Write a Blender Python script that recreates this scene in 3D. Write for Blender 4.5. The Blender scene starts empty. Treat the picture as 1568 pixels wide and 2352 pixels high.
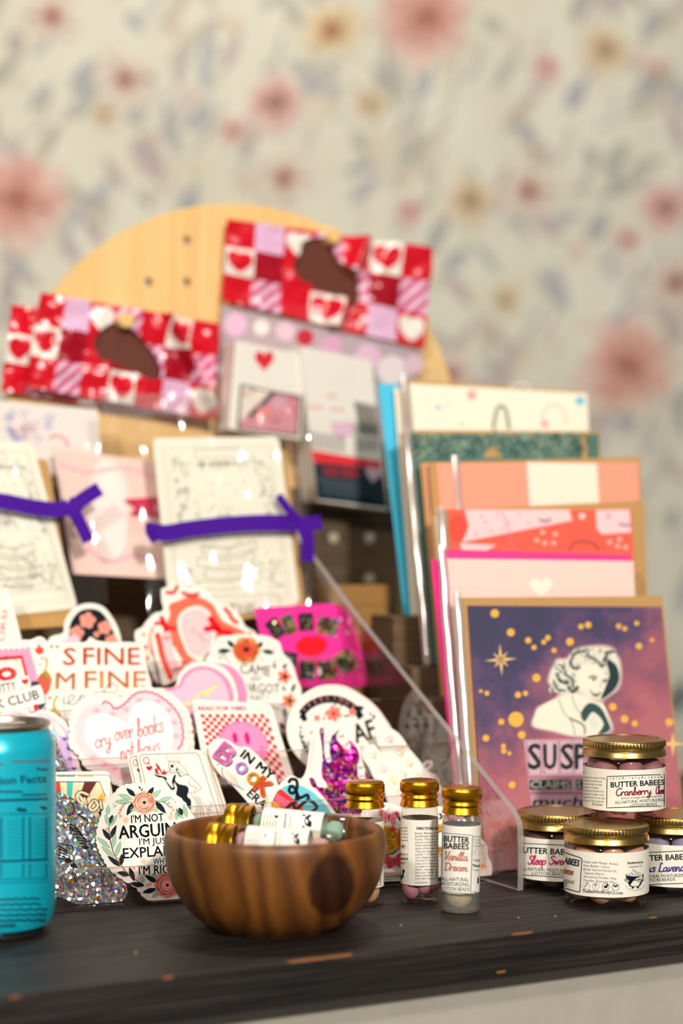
import bpy, bmesh, math, random
from mathutils import Vector, Matrix, noise
random.seed(7)
R = math.radians
SC = bpy.context.scene
COL = SC.collection

# ------------------------------------------------------------------ camera
F = 4600.0; CX, CY = 784.0, 1176.0; EYE = 0.195      # focal length in px of the 1568x2352 frame; eye height above the shelf
cam_d = bpy.data.cameras.new('camera'); cam = bpy.data.objects.new('camera', cam_d); COL.objects.link(cam)
cam_d.sensor_fit = 'HORIZONTAL'; cam_d.sensor_width = 24.0; cam_d.lens = F / 1568.0 * 24.0
cam.location = (0, 0, EYE); cam.rotation_euler = (R(90), 0, 0)
cam_d.clip_start = 0.02; cam_d.clip_end = 50
cam_d.dof.use_dof = True; cam_d.dof.focus_distance = 1.005; cam_d.dof.aperture_fstop = 3.9
SC.camera = cam

# ------------------------------------------------------------------ world, lamps, exposure
W = bpy.data.worlds.new('world'); SC.world = W; W.use_nodes = True
bg = W.node_tree.nodes['Background']; bg.inputs[0].default_value = (1.0, 0.95, 0.88, 1); bg.inputs[1].default_value = 0.13
def disk(name, loc, aim, size, power, col=(1, 0.95, 0.87)):
    d = bpy.data.lights.new(name, 'AREA'); d.shape = 'DISK'; d.size = size; d.energy = power; d.color = col
    o = bpy.data.objects.new(name, d); COL.objects.link(o); o.location = loc
    o.rotation_euler = (Vector(aim) - Vector(loc)).to_track_quat('-Z', 'Y').to_euler(); return o
disk('ceiling_lamp_key', (0.15, 0.50, 1.75), (0.05, 1.05, 0.05), 0.18, 2.2)
disk('ceiling_lamp_left', (-0.80, -1.10, 1.25), (0.0, 1.1, 0.1), 0.18, 22)
disk('ceiling_lamp_right', (0.65, -1.30, 1.20), (0.05, 1.1, 0.1), 0.20, 52)
disk('added_wall_lamp', (0.1, 1.45, 1.75), (0.15, 1.75, 0.4), 0.16, 11)  # unseen lamp, added to brighten the back wall
SC.view_settings.view_transform = 'Standard'; SC.view_settings.look = 'None'
SC.view_settings.exposure = 0.17; SC.view_settings.gamma = 1.0; SC.view_settings.use_curve_mapping = False
try:
    SC.cycles.transparent_max_bounces = 32; SC.cycles.use_denoising = True
    SC.cycles.sample_clamp_indirect = 4.0; SC.cycles.caustics_refractive = False
except Exception: pass

# ------------------------------------------------------------------ materials
def lin(h):
    if not isinstance(h, str): return h
    h = h.lstrip('#'); o = []
    for i in (0, 2, 4):
        c = int(h[i:i+2], 16) / 255
        o.append(c / 12.92 if c <= 0.04045 else ((c + 0.055) / 1.055) ** 2.4)
    return (o[0], o[1], o[2], 1.0)
def mat(name):
    m = bpy.data.materials.new(name); m.use_nodes = True
    nt = m.node_tree; return m, nt, nt.nodes['Principled BSDF']
def N(nt, t, **kw):
    n = nt.nodes.new(t)
    for k, v in kw.items(): setattr(n, k, v)
    return n
def noise_node(nt, scale, detail=4, rough=0.55, vec=None, stretch=None):
    n = N(nt, 'ShaderNodeTexNoise'); n.inputs['Scale'].default_value = scale; n.inputs['Detail'].default_value = detail; n.inputs['Roughness'].default_value = rough
    if vec is None:
        tc = N(nt, 'ShaderNodeTexCoord'); vec = tc.outputs['Object']
    if stretch:
        mp = N(nt, 'ShaderNodeMapping'); mp.inputs['Scale'].default_value = stretch; nt.links.new(vec, mp.inputs[0]); vec = mp.outputs[0]
    nt.links.new(vec, n.inputs['Vector']); return n
def ramp(nt, fac, stops):
    r = N(nt, 'ShaderNodeValToRGB'); el = r.color_ramp.elements
    while len(el) < len(stops): el.new(0.5)
    for e, (p, c) in zip(el, stops): e.position = p; e.color = lin(c)
    nt.links.new(fac, r.inputs[0]); return r
def bump(nt, b, h, strength, dist=0.001):
    n = N(nt, 'ShaderNodeBump'); n.inputs['Strength'].default_value = strength; n.inputs['Distance'].default_value = dist
    nt.links.new(h, n.inputs['Height']); nt.links.new(n.outputs[0], b.inputs['Normal'])
def plain(name, col, rough=0.5, metal=0.0, spec=0.5, grain=0.0, gs=900):
    m, nt, b = mat(name); b.inputs['Base Color'].default_value = lin(col); b.inputs['Roughness'].default_value = rough
    b.inputs['Metallic'].default_value = metal; b.inputs['Specular IOR Level'].default_value = spec
    if grain:
        n = noise_node(nt, gs); bump(nt, b, n.outputs['Fac'], grain, 0.0003)
        mx = N(nt, 'ShaderNodeMix', data_type='RGBA', blend_type='MULTIPLY'); mx.inputs[0].default_value = 0.18
        mx.inputs[6].default_value = lin(col); nt.links.new(n.outputs['Fac'], mx.inputs[7]); nt.links.new(mx.outputs[2], b.inputs['Base Color'])
    return m
def attr_mat(name, rough, spec=0.4, coat=0.0, mottled=0.0, mscale=40):
    m, nt, b = mat(name); a = N(nt, 'ShaderNodeAttribute', attribute_name='Col')
    b.inputs['Roughness'].default_value = rough; b.inputs['Specular IOR Level'].default_value = spec; b.inputs['Coat Weight'].default_value = coat
    if mottled:
        n = noise_node(nt, mscale, 5); r = ramp(nt, n.outputs['Fac'], [(0.3, '#d8d2c8'), (0.7, '#ffffff')])
        mx = N(nt, 'ShaderNodeMix', data_type='RGBA', blend_type='MULTIPLY'); mx.inputs[0].default_value = mottled
        nt.links.new(a.outputs['Color'], mx.inputs[6]); nt.links.new(r.outputs[0], mx.inputs[7]); nt.links.new(mx.outputs[2], b.inputs['Base Color'])
    else: nt.links.new(a.outputs['Color'], b.inputs['Base Color'])
    return m
def film(name, tint='#ffffff', gloss=0.05, rough=0.08, edge=0.55, wave=0.0, wscale=30, haze=0.0):
    """thin clear plastic: transparent with a Fresnel gloss and a little milky haze"""
    m = bpy.data.materials.new(name); m.use_nodes = True; nt = m.node_tree; nt.nodes.clear()
    out = N(nt, 'ShaderNodeOutputMaterial'); tr = N(nt, 'ShaderNodeBsdfTransparent'); tr.inputs[0].default_value = lin(tint)
    gl = N(nt, 'ShaderNodeBsdfGlossy'); gl.inputs['Roughness'].default_value = rough
    lw = N(nt, 'ShaderNodeLayerWeight'); lw.inputs[0].default_value = 0.35
    mr = N(nt, 'ShaderNodeMapRange'); mr.inputs['To Min'].default_value = gloss; mr.inputs['To Max'].default_value = edge
    pw = N(nt, 'ShaderNodeMath', operation='POWER'); pw.inputs[1].default_value = 2.5
    nt.links.new(lw.outputs['Facing'], pw.inputs[0]); nt.links.new(pw.outputs[0], mr.inputs['Value'])
    mx = N(nt, 'ShaderNodeMixShader'); nt.links.new(mr.outputs[0], mx.inputs[0]); nt.links.new(tr.outputs[0], mx.inputs[1]); nt.links.new(gl.outputs[0], mx.inputs[2])
    last = mx
    if haze:
        df = N(nt, 'ShaderNodeBsdfDiffuse'); df.inputs[0].default_value = (0.9, 0.88, 0.86, 1)
        m2 = N(nt, 'ShaderNodeMixShader'); m2.inputs[0].default_value = haze; nt.links.new(mx.outputs[0], m2.inputs[1]); nt.links.new(df.outputs[0], m2.inputs[2]); last = m2
    if wave:
        n = noise_node(nt, wscale, 0.6); bp = N(nt, 'ShaderNodeBump'); bp.inputs['Strength'].default_value = wave; bp.inputs['Distance'].default_value = 0.004
        nt.links.new(n.outputs['Fac'], bp.inputs['Height']); nt.links.new(bp.outputs[0], gl.inputs['Normal'])
    nt.links.new(last.outputs[0], out.inputs[0]); return m
def glitter(name, stops, scale, base_rough=0.22):
    m, nt, b = mat(name); tc = N(nt, 'ShaderNodeTexCoord')
    v = N(nt, 'ShaderNodeTexVoronoi'); v.inputs['Scale'].default_value = scale; nt.links.new(tc.outputs['Object'], v.inputs['Vector'])
    sep = N(nt, 'ShaderNodeSeparateColor'); nt.links.new(v.outputs['Color'], sep.inputs[0])
    r = ramp(nt, sep.outputs[0], stops); r.color_ramp.interpolation = 'CONSTANT'; nt.links.new(r.outputs[0], b.inputs['Base Color'])
    b.inputs['Metallic'].default_value = 0.7; b.inputs['Roughness'].default_value = base_rough
    g = N(nt, 'ShaderNodeNewGeometry'); s = N(nt, 'ShaderNodeVectorMath', operation='SUBTRACT'); s.inputs[1].default_value = (0.5, 0.5, 0.5)
    nt.links.new(v.outputs['Color'], s.inputs[0]); sc = N(nt, 'ShaderNodeVectorMath', operation='SCALE'); sc.inputs['Scale'].default_value = 0.8
    nt.links.new(s.outputs[0], sc.inputs[0]); ad = N(nt, 'ShaderNodeVectorMath', operation='ADD'); nt.links.new(g.outputs['Normal'], ad.inputs[0]); nt.links.new(sc.outputs[0], ad.inputs[1])
    nm = N(nt, 'ShaderNodeVectorMath', operation='NORMALIZE'); nt.links.new(ad.outputs[0], nm.inputs[0]); nt.links.new(nm.outputs[0], b.inputs['Normal'])
    return m
M = {}
M['print'] = attr_mat('printed_vinyl', 0.45, 0.14)
M['paper'] = attr_mat('printed_paper', 0.6, 0.14)
M['label'] = attr_mat('printed_label', 0.5, 0.14)
M['bagprint'] = attr_mat('printed_plastic', 0.22, 0.5)
M['wallpaper'] = attr_mat('wallpaper_print', 0.85, 0.15, mottled=0.35, mscale=9)
M['canprint'] = attr_mat('can_ink', 0.35, 0.4)
M['film'] = film('cellophane', gloss=0.04, rough=0.09, edge=0.5, wave=0.35, wscale=13, haze=0.015)
M['sleeve'] = film('card_sleeve', gloss=0.035, rough=0.08, edge=0.6, wave=0.25, wscale=14, haze=0.015)
M['sleeve_edge'] = film('sleeve_fold', gloss=0.30, rough=0.16, edge=0.7, haze=0.22)
M['lip'] = film('acrylic_lip', tint='#efe8e4', gloss=0.10, rough=0.1, edge=0.4, haze=0.10)
M['jar'] = film('clear_jar', tint='#f4eeee', gloss=0.05, rough=0.03, edge=0.6)
M['vial'] = film('vial_glass', tint='#f3f1ee', gloss=0.06, rough=0.03, edge=0.75)
M['vial_frost'] = film('vial_frosted', tint='#d9d4c8', gloss=0.06, rough=0.12, edge=0.6, haze=0.10)
M['acrylic'] = film('acrylic', tint='#f6f2f3', gloss=0.045, rough=0.03, edge=0.6)
M['acrylic_edge'] = film('acrylic_edge', tint='#cbb9b0', gloss=0.24, rough=0.2, edge=0.7, haze=0.22)
M['brass'] = plain('brass_lid', '#b89a5a', 0.30, 1.0)
M['goldcap'] = plain('gold_cap', '#e0a020', 0.27, 1.0)
M['steel'] = plain('aluminium', '#b8b2a4', 0.33, 1.0)
M['kraft'] = plain('kraft_paper', '#c99a5c', 0.75, 0, 0.2, 0.25, 500)
M['kraftbox'] = plain('kraft_board', '#a87a44', 0.8, 0, 0.2, 0.25, 400)
M['white'] = plain('white_card', '#f3eee2', 0.6, 0, 0.25)
M['ribbon'] = plain('purple_satin', '#480c94', 0.55, 0, 0.1, 0.2, 700)
M['hotpink'] = plain('hot_pink_paper', '#f0308c', 0.6, 0, 0.25)
M['blue'] = plain('blue_paper', '#49bede', 0.6, 0, 0.25)
M['cream'] = plain('cream_paper', '#f2e8d2', 0.65, 0, 0.25)
M['greypaint'] = plain('grey_paint', '#b8b0a2', 0.6, 0, 0.3, 0.15, 60)
M['glit_silver'] = glitter('silver_glitter', [(0, '#a8a8aa'), (0.2, '#7a7a7e'), (0.42, '#dcd8d0'), (0.60, '#9ed4ee'), (0.68, '#6a86f0'), (0.74, '#7fe07a'), (0.80, '#f2d040'), (0.86, '#f07a40'), (0.92, '#e04a80'), (0.96, '#ffffff')], 820)
M['glit_pink'] = glitter('magenta_glitter', [(0, '#a0106e'), (0.3, '#c81e8a'), (0.5, '#7a1470'), (0.66, '#f04aa0'), (0.76, '#7a50e0'), (0.84, '#ffd84a'), (0.9, '#ffffff'), (0.95, '#6aa0ff')], 620)
M['glit_gold'] = glitter('letter_glitter', [(0, '#3a4040'), (0.3, '#8a8050'), (0.5, '#d8c080'), (0.72, '#f08030'), (0.82, '#60d060'), (0.9, '#ffd84a'), (0.96, '#40b0e0')], 420)
def wood(name, stops, scale, stretch, rough=0.5, bstr=0.3, distort=2.0, rz=0.0):
    m, nt, b = mat(name); tc = N(nt, 'ShaderNodeTexCoord'); mr = N(nt, 'ShaderNodeMapping'); mr.inputs['Rotation'].default_value = (0, 0, -rz); nt.links.new(tc.outputs['Object'], mr.inputs[0])
    n = noise_node(nt, scale, 6, 0.6, vec=mr.outputs[0], stretch=stretch); n.inputs['Distortion'].default_value = distort
    r = ramp(nt, n.outputs['Fac'], stops); nt.links.new(r.outputs[0], b.inputs['Base Color']); b.inputs['Roughness'].default_value = rough
    b.inputs['Specular IOR Level'].default_value = 0.35; bump(nt, b, n.outputs['Fac'], bstr, 0.0006); return m
M['shelf'] = wood('dark_stained_wood', [(0.36, '#0a0807'), (0.5, '#1b1613'), (0.64, '#332a26')], 12, (0.8, 22, 30), 0.58, 0.5, 0.8, rz=math.radians(28.8))
M['pine'] = wood('pine', [(0.3, '#eaba74'), (0.5, '#f0c682'), (0.7, '#f5d092')], 10, (9, 9, 0.5), 0.6, 0.1, 0.5)
M['riser_and_shade'] = wood('riser_wood_and_shade', [(0.3, '#54412f'), (0.7, '#735a42')], 14, (1, 1, 9), 0.55, 0.2)  # riser wood, also used for the panel that imitates pegboard shade
M['chip'] = plain('bare_wood', '#9a6238', 0.75, 0, 0.2, 0.4, 900)
# turned bowl: wavy grain rings and a dark knot
def bowl_mat():
    m, nt, b = mat('turned_olive_wood'); tc = N(nt, 'ShaderNodeTexCoord')
    w = N(nt, 'ShaderNodeTexWave', wave_type='BANDS', bands_direction='X'); w.inputs['Scale'].default_value = 14; w.inputs['Distortion'].default_value = 7
    w.inputs['Detail'].default_value = 3; w.inputs['Detail Scale'].default_value = 1.2
    mp = N(nt, 'ShaderNodeMapping'); mp.inputs['Scale'].default_value = (2.0, 1.2, 0.7); mp.inputs['Rotation'].default_value = (0.2, 0.35, 0.1)
    nt.links.new(tc.outputs['Object'], mp.inputs[0]); nt.links.new(mp.outputs[0], w.inputs[0])
    r = ramp(nt, w.outputs['Fac'], [(0.0, '#5c3514'), (0.3, '#6c3e16'), (0.7, '#774719'), (1.0, '#83501f')])
    # knot: distance from a point on the wall, rippled
    d = N(nt, 'ShaderNodeVectorMath', operation='SUBTRACT'); d.inputs[1].default_value = (0.0275, -0.044, 0.0270); nt.links.new(tc.outputs['Object'], d.inputs[0])
    sc = N(nt, 'ShaderNodeVectorMath', operation='MULTIPLY'); sc.inputs[1].default_value = (1.35, 0.4, 0.92); nt.links.new(d.outputs[0], sc.inputs[0])
    nz = noise_node(nt, 70, 3); add = N(nt, 'ShaderNodeVectorMath', operation='LENGTH'); nt.links.new(sc.outputs[0], add.inputs[0])
    ma = N(nt, 'ShaderNodeMath', operation='MULTIPLY_ADD'); ma.inputs[1].default_value = 0.007; nt.links.new(nz.outputs['Fac'], ma.inputs[0]); nt.links.new(add.outputs['Value'], ma.inputs[2])
    k = ramp(nt, ma.outputs[0], [(0.0, '#3a1d0a'), (0.010, '#4a2810'), (0.0135, '#6a4018'), (0.0165, '#50300f'), (0.0185, '#ffffff')])
    mx = N(nt, 'ShaderNodeMix', data_type='RGBA', blend_type='MULTIPLY'); mx.inputs[0].default_value = 0.85
    nt.links.new(r.outputs[0], mx.inputs[6]); nt.links.new(k.outputs[0], mx.inputs[7]); nt.links.new(mx.outputs[2], b.inputs['Base Color'])
    b.inputs['Roughness'].default_value = 0.42; bump(nt, b, w.outputs['Fac'], 0.08, 0.0004); return m
M['bowl'] = bowl_mat()
# mauve night-sky card print
def nebula():
    m, nt, b = mat('nebula_print'); tc = N(nt, 'ShaderNodeTexCoord'); sep = N(nt, 'ShaderNodeSeparateXYZ'); nt.links.new(tc.outputs['Object'], sep.inputs[0])
    n = noise_node(nt, 38, 6, 0.6)
    ma = N(nt, 'ShaderNodeMath', operation='MULTIPLY_ADD'); ma.inputs[1].default_value = 7.0; ma.inputs[2].default_value = -0.56; nt.links.new(sep.outputs['Z'], ma.inputs[0])
    mb = N(nt, 'ShaderNodeMath', operation='MULTIPLY_ADD'); mb.inputs[1].default_value = -2.8; nt.links.new(sep.outputs['X'], mb.inputs[0]); nt.links.new(ma.outputs[0], mb.inputs[2])
    mc = N(nt, 'ShaderNodeMath', operation='MULTIPLY_ADD'); mc.inputs[1].default_value = 1.0; nt.links.new(n.outputs['Fac'], mc.inputs[0]); nt.links.new(mb.outputs[0], mc.inputs[2])
    r = ramp(nt, mc.outputs[0], [(0.28, '#b8646c'), (0.48, '#a25464'), (0.62, '#854b66'), (0.74, '#5e3a62'), (0.84, '#3c2e5c'), (1.0, '#28264e')])
    nt.links.new(r.outputs[0], b.inputs['Base Color']); b.inputs['Roughness'].default_value = 0.5; return m
M['nebula'] = nebula()
M['shaded_steel'] = plain('shaded_aluminium', '#4a4846', 0.45, 0.8)  # shadow under the can put into the base metal's colour
M['can'] = plain('can_blue', '#12bcd4', 0.28, 0.25, 0.6)
BEADM = {k: plain('lotion_bead_' + k, c, 0.55, 0, 0.4, 0.2, 800) for k, c in
         {'tan': '#efb98e', 'plum': '#b67c80', 'brown': '#6d4238', 'lilac': '#a8a2c0', 'pink': '#d890a6', 'cream': '#ecdcb0', 'rose': '#e6b4ba', 'mint': '#a6cfb8'}.items()}

# ------------------------------------------------------------------ mapping the frame onto real surfaces
def ray(px, py): return Vector(((px - CX) / F, 1.0, (CY - py) / F))
def at(px, py, d): return Vector((0, 0, EYE)) + ray(px, py) * d
DL = 0.00004                                              # one layer of print
class PlaneMap:
    def __init__(s, p0, yaw, lean, zmin=None):
        s.p0 = Vector(p0); c, n = math.cos(R(yaw)), math.sin(R(yaw)); s.u = Vector((c, n, 0)); w = Vector((-n, c, 0))
        s.v = Vector((0, 0, 1)) * math.cos(R(lean)) + w * math.sin(R(lean)); s.n = s.u.cross(s.v); s.zmin = zmin
    def __call__(s, px, py, L=0.0):
        r = ray(px, py); o = Vector((0, 0, EYE)); t = (s.p0 - o).dot(s.n) / r.dot(s.n); p = o + r * t
        if s.zmin is not None and p.z < s.zmin: p += s.v * ((s.zmin - p.z) / s.v.z)
        return p + s.n * (L * DL)
class CylMap:
    def __init__(s, a, d, r): s.a = Vector(a); s.d = Vector(d).normalized(); s.r = r
    def __call__(s, px, py, L=0.0):
        rr = s.r + L * DL; dr = ray(px, py); o = Vector((0, 0, EYE)) - s.a
        dp = dr - s.d * dr.dot(s.d); op = o - s.d * o.dot(s.d)
        A = dp.dot(dp); B = dp.dot(op); C = op.dot(op) - rr * rr; D = max(B * B - A * C, 0.0)
        t = (-B - math.sqrt(D)) / A; p = o + dr * t
        ax = s.d * p.dot(s.d); rad = p - ax
        return s.a + ax + rad.normalized() * rr
def smooth(pts, n=5, closed=True):
    out = []; m = len(pts)
    for i in range(m if closed else m - 1):
        if closed: p0, p1, p2, p3 = pts[i-1], pts[i], pts[(i+1) % m], pts[(i+2) % m]
        else: p0, p1, p2, p3 = pts[max(i-1, 0)], pts[i], pts[i+1], pts[min(i+2, m-1)]
        for k in range(n):
            t = k / n; t2 = t*t; t3 = t2*t
            out.append(tuple(0.5*((2*p1[j]) + (-p0[j]+p2[j])*t + (2*p0[j]-5*p1[j]+4*p2[j]-p3[j])*t2 + (-p0[j]+3*p1[j]-3*p2[j]+p3[j])*t3) for j in (0, 1)))
    if not closed: out.append(tuple(pts[-1]))
    return out
def ell_pts(cx, cy, rx, ry, rot=0, n=28):
    c, s = math.cos(R(rot)), math.sin(R(rot)); o = []
    for i in range(n):
        a = 2*math.pi*i/n; x, y = rx*math.cos(a), ry*math.sin(a); o.append((cx + x*c - y*s, cy + x*s + y*c))
    return o
def heart_pts(cx, cy, w, h, rot=0, n=36):
    c, s = math.cos(R(rot)), math.sin(R(rot)); o = []
    for i in range(n):
        t = 2*math.pi*i/n; x = 16*math.sin(t)**3 / 32 * w; y = -(13*math.cos(t) - 5*math.cos(2*t) - 2*math.cos(3*t) - math.cos(4*t)) / 29 * h - h * 0.08
        o.append((cx + x*c - y*s, cy + x*s + y*c))
    return o
def rrect(x0, y0, x1, y1, r, n=5):
    o = []
    for cx, cy, a0 in ((x1-r, y0+r, -90), (x1-r, y1-r, 0), (x0+r, y1-r, 90), (x0+r, y0+r, 180)):
        for i in range(n+1):
            a = R(a0 + 90*i/n); o.append((cx + r*math.cos(a), cy + r*math.sin(a)))
    return o
def rquad(q, r, n=4):
    """rounded quad from four corners (pixels)"""
    o = []
    for i in range(4):
        p = Vector(q[i]); a = (Vector(q[i-1]) - p).normalized() * r; b = (Vector(q[(i+1) % 4]) - p).normalized() * r
        for k in range(n+1):
            t = k / n; o.append(tuple(p + a*(1-t)**2 + b*t**2))
    return o
def rot_pts(pts, cx, cy, ang):
    c, s = math.cos(R(ang)), math.sin(R(ang)); return [(cx + (x-cx)*c - (y-cy)*s, cy + (x-cx)*s + (y-cy)*c) for x, y in pts]
_TX = {}
def glyphs(s, bold=0.0):
    key = s
    if key not in _TX:
        cu = bpy.data.curves.new('t', 'FONT'); cu.body = s; cu.size = 1; cu.resolution_u = 2; cu.fill_mode = 'FRONT'
        ob = bpy.data.objects.new('t', cu); me = bpy.data.meshes.new_from_object(ob)
        vs = [(v.co.x, v.co.y) for v in me.vertices]; fs = [tuple(p.vertices) for p in me.polygons]
        bpy.data.objects.remove(ob); bpy.data.curves.remove(cu); bpy.data.meshes.remove(me); _TX[key] = (vs, fs)
    return _TX[key]
CAP = max(v[1] for v in glyphs('H')[0])
SCRIPT = {
 'a': (.56, [[(.42,.42),(.25,.5),(.05,.3),(.12,.03),(.3,.08),(.42,.42),(.42,.1),(.5,0),(.6,.1)]]),
 'b': (.45, [[(0,.1),(.15,.6),(.2,1),(.1,.95),(.08,.3),(.12,.02),(.3,.02),(.4,.25),(.3,.42),(.15,.3)]]),
 'c': (.42, [[(.38,.4),(.25,.5),(.05,.3),(.1,.05),(.28,0),(.42,.12)]]),
 'd': (.56, [[(.4,.4),(.25,.5),(.05,.3),(.12,.03),(.3,.08),(.42,.5),(.45,1),(.42,.15),(.52,0),(.6,.1)]]),
 'e': (.42, [[(.05,.22),(.35,.3),(.3,.48),(.15,.48),(.05,.25),(.12,.02),(.3,.02),(.42,.15)]]),
 'h': (.48, [[(0,.1),(.15,.7),(.18,1),(.08,.9),(.06,0)], [(.06,.25),(.2,.48),(.32,.4),(.32,.08),(.42,.02),(.5,.12)]]),
 'i': (.26, [[(0,.1),(.1,.48),(.1,.08),(.2,0),(.28,.1)], [(.1,.66),(.13,.7)]]),
 'k': (.44, [[(.05,0),(.1,.95)], [(.35,.5),(.1,.22),(.38,0),(.45,.08)]]),
 'l': (.28, [[(0,.1),(.18,.7),(.2,1),(.1,.98),(.06,.4),(.1,.05),(.2,0),(.3,.12)]]),
 'm': (.64, [[(.03,.48),(.05,0)], [(.05,.2),(.2,.48),(.27,.4),(.27,0)], [(.27,.2),(.42,.48),(.5,.4),(.5,.08),(.58,0),(.66,.1)]]),
 'n': (.46, [[(.03,.48),(.05,0)], [(.05,.2),(.2,.48),(.32,.4),(.32,.08),(.4,0),(.48,.1)]]),
 'o': (.46, [[(.2,.5),(.04,.3),(.1,.02),(.3,.02),(.38,.3),(.22,.5),(.3,.4),(.48,.44)]]),
 'p': (.44, [[(.05,.48),(.05,-.45)], [(.05,.3),(.2,.5),(.38,.35),(.3,.04),(.06,.08)]]),
 'r': (.36, [[(.03,.45),(.06,0)], [(.06,.25),(.2,.48),(.36,.42)]]),
 's': (.36, [[(.32,.42),(.18,.5),(.06,.4),(.28,.18),(.2,0),(.03,.05)]]),
 't': (.3, [[(.15,.95),(.12,.1),(.2,0),(.3,.1)], [(0,.6),(.32,.62)]]),
 'u': (.48, [[(.03,.48),(.04,.1),(.15,0),(.3,.12),(.34,.48),(.34,.08),(.42,0),(.5,.1)]]),
 'v': (.4, [[(.03,.48),(.16,0),(.32,.48),(.42,.44)]]),
 'w': (.54, [[(.03,.48),(.12,0),(.24,.4),(.34,0),(.46,.48),(.55,.44)]]),
 'y': (.46, [[(.03,.48),(.06,.2),(.18,.1),(.32,.2),(.36,.48),(.3,-.3),(.15,-.48),(.08,-.3),(.45,.05)]]),
 'g': (.46, [[(.38,.42),(.22,.5),(.05,.3),(.12,.06),(.3,.12),(.38,.46),(.34,-.3),(.18,-.46),(.1,-.3),(.46,.08)]]),
 'C': (.6, [[(.6,.85),(.45,1),(.15,.8),(.05,.4),(.2,.02),(.45,.05),(.62,.25)]]),
 'V': (.55, [[(0,.9),(.12,1),(.22,.1),(.3,.1),(.55,1)]]),
 'D': (.62, [[(.1,.95),(.12,.02)], [(0,.9),(.3,1),(.6,.7),(.5,.15),(.12,.02)]]),
 'S': (.52, [[(.5,.85),(.3,1),(.12,.8),(.4,.45),(.38,.1),(.15,0),(.02,.15)]]),
 'L': (.5, [[(.35,.95),(.2,1),(.15,.6),(.08,.1),(0,.05),(.15,.08),(.4,0),(.55,.1)]]),
 ' ': (.3, [])}
class Art:
    """collects flat shapes given in frame coordinates (optionally of a zoomed crop) on a real surface"""
    def __init__(s, mp): s.mp = mp; s.V = []; s.F = []; s.C = []; s.M = []; s.L = 1.0; s.x0 = s.y0 = 0.0; s.k = 1.0
    def crop(s, x0, y0, k): s.x0, s.y0, s.k = x0, y0, k; return s
    def up(s, n=1): s.L += n; return s
    def w(s, p, L=None): return s.mp(s.x0 + p[0]/s.k, s.y0 + p[1]/s.k, s.L if L is None else L)
    def raw(s, vs, fs, col, m=0):
        b = len(s.V); s.V += [Vector(v) for v in vs]; col = lin(col)
        for f in fs: s.F.append(tuple(b+i for i in f)); s.C.append(col); s.M.append(m)
    def poly(s, pts, col, m=0, L=None): s.raw([s.w(p, L) for p in pts], [tuple(range(len(pts)-1, -1, -1))], col, m); return s
    def base(s, pts, col='#f6f1e6', th=0.0005, m=0, L0=0.0):
        """die-cut piece with a front, a back and an edge"""
        A = sum(pts[i-1][0]*pts[i][1] - pts[i][0]*pts[i-1][1] for i in range(len(pts)))
        if A < 0: pts = pts[::-1]
        n = len(pts); f = [s.w(p, L0) for p in pts]; b = [s.w(p, L0 - th/DL) for p in pts]
        s.raw(f + b, [tuple(range(n-1, -1, -1)), tuple(range(n, 2*n))] + [(i, (i+1) % n, n+(i+1) % n, n+i) for i in range(n)], col, m); return s
    def ell(s, cx, cy, rx, ry, col, rot=0, m=0, n=24): return s.poly(ell_pts(cx, cy, rx, ry, rot, n), col, m)
    def heart(s, cx, cy, w, h, col, rot=0, m=0): return s.poly(heart_pts(cx, cy, w, h, rot), col, m)
    def line(s, pts, wd, col, closed=False, m=0):
        n = len(pts); Lf = []; Rt = []
        for i in range(n):
            a = pts[i-1] if (i > 0 or closed) else pts[i]; b = pts[(i+1) % n] if (i < n-1 or closed) else pts[i]
            dx, dy = b[0]-a[0], b[1]-a[1]; l = math.hypot(dx, dy) or 1; nx, ny = -dy/l*wd/2, dx/l*wd/2
            Lf.append((pts[i][0]+nx, pts[i][1]+ny)); Rt.append((pts[i][0]-nx, pts[i][1]-ny))
        vs = [s.w(p) for p in Lf + Rt]; k = n if closed else n-1
        s.raw(vs, [(i, (i+1) % n, n+(i+1) % n, n+i) for i in range(k)], col, m)
        if not closed and wd*1.0/s.k > 2.2:
            for e in (pts[0], pts[-1]): s.ell(e[0], e[1], wd/2, wd/2, col, m=m, n=10)
        return s
    def outline(s, pts, wd, col): return s.line(pts, wd, col, True)
    def curve(s, pts, wd, col, n=6, closed=False): return s.line(smooth(pts, n, closed), wd, col, closed)
    def text(s, t, x, y, h, col, ang=0, w=None, bold=0.0, align='l', shear=0.0, m=0):
        vs, fs = glyphs(t)
        if not vs: return s
        if bold > 0:                                   # a heavier face: a few shifted strokes of the same glyphs
            e = bold*h/CAP
            for dx, dy in ((-e, 0), (e, 0), (0, -e*.8), (0, e*.8)): s.text(t, x + dx, y + dy, h, col, ang, w, 0.0, align, shear, m)
            return s
        x0 = min(v[0] for v in vs); x1 = max(v[0] for v in vs); sy = h / CAP; sx = (w / (x1-x0)) if w else sy
        tw = (x1-x0)*sx; off = {'l': 0, 'c': -tw/2, 'r': -tw}[align]; c, sn = math.cos(R(ang)), math.sin(R(ang)); o = []
        for vx, vy in vs:
            X = (vx-x0)*sx + off + vy*sy*shear; Y = vy*sy; o.append(s.w((x + X*c - Y*sn, y - X*sn - Y*c)))
        s.raw(o, fs, col, m); return s
    def arctext(s, t, cx, cy, r, a0, a1, h, col, bold=0.0, m=0, cw=None):
        n = len(t)
        for i, ch in enumerate(t):
            if ch == ' ': continue
            a = a0 + (a1-a0)*(i/(n-1) if n > 1 else 0.5); x, y = cx + r*math.sin(R(a)), cy - r*math.cos(R(a))
            s.text(ch, x, y, h, col, ang=-a, bold=bold, align='c', m=m, w=cw if (cw and ch != 'I') else None)
        return s
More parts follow.
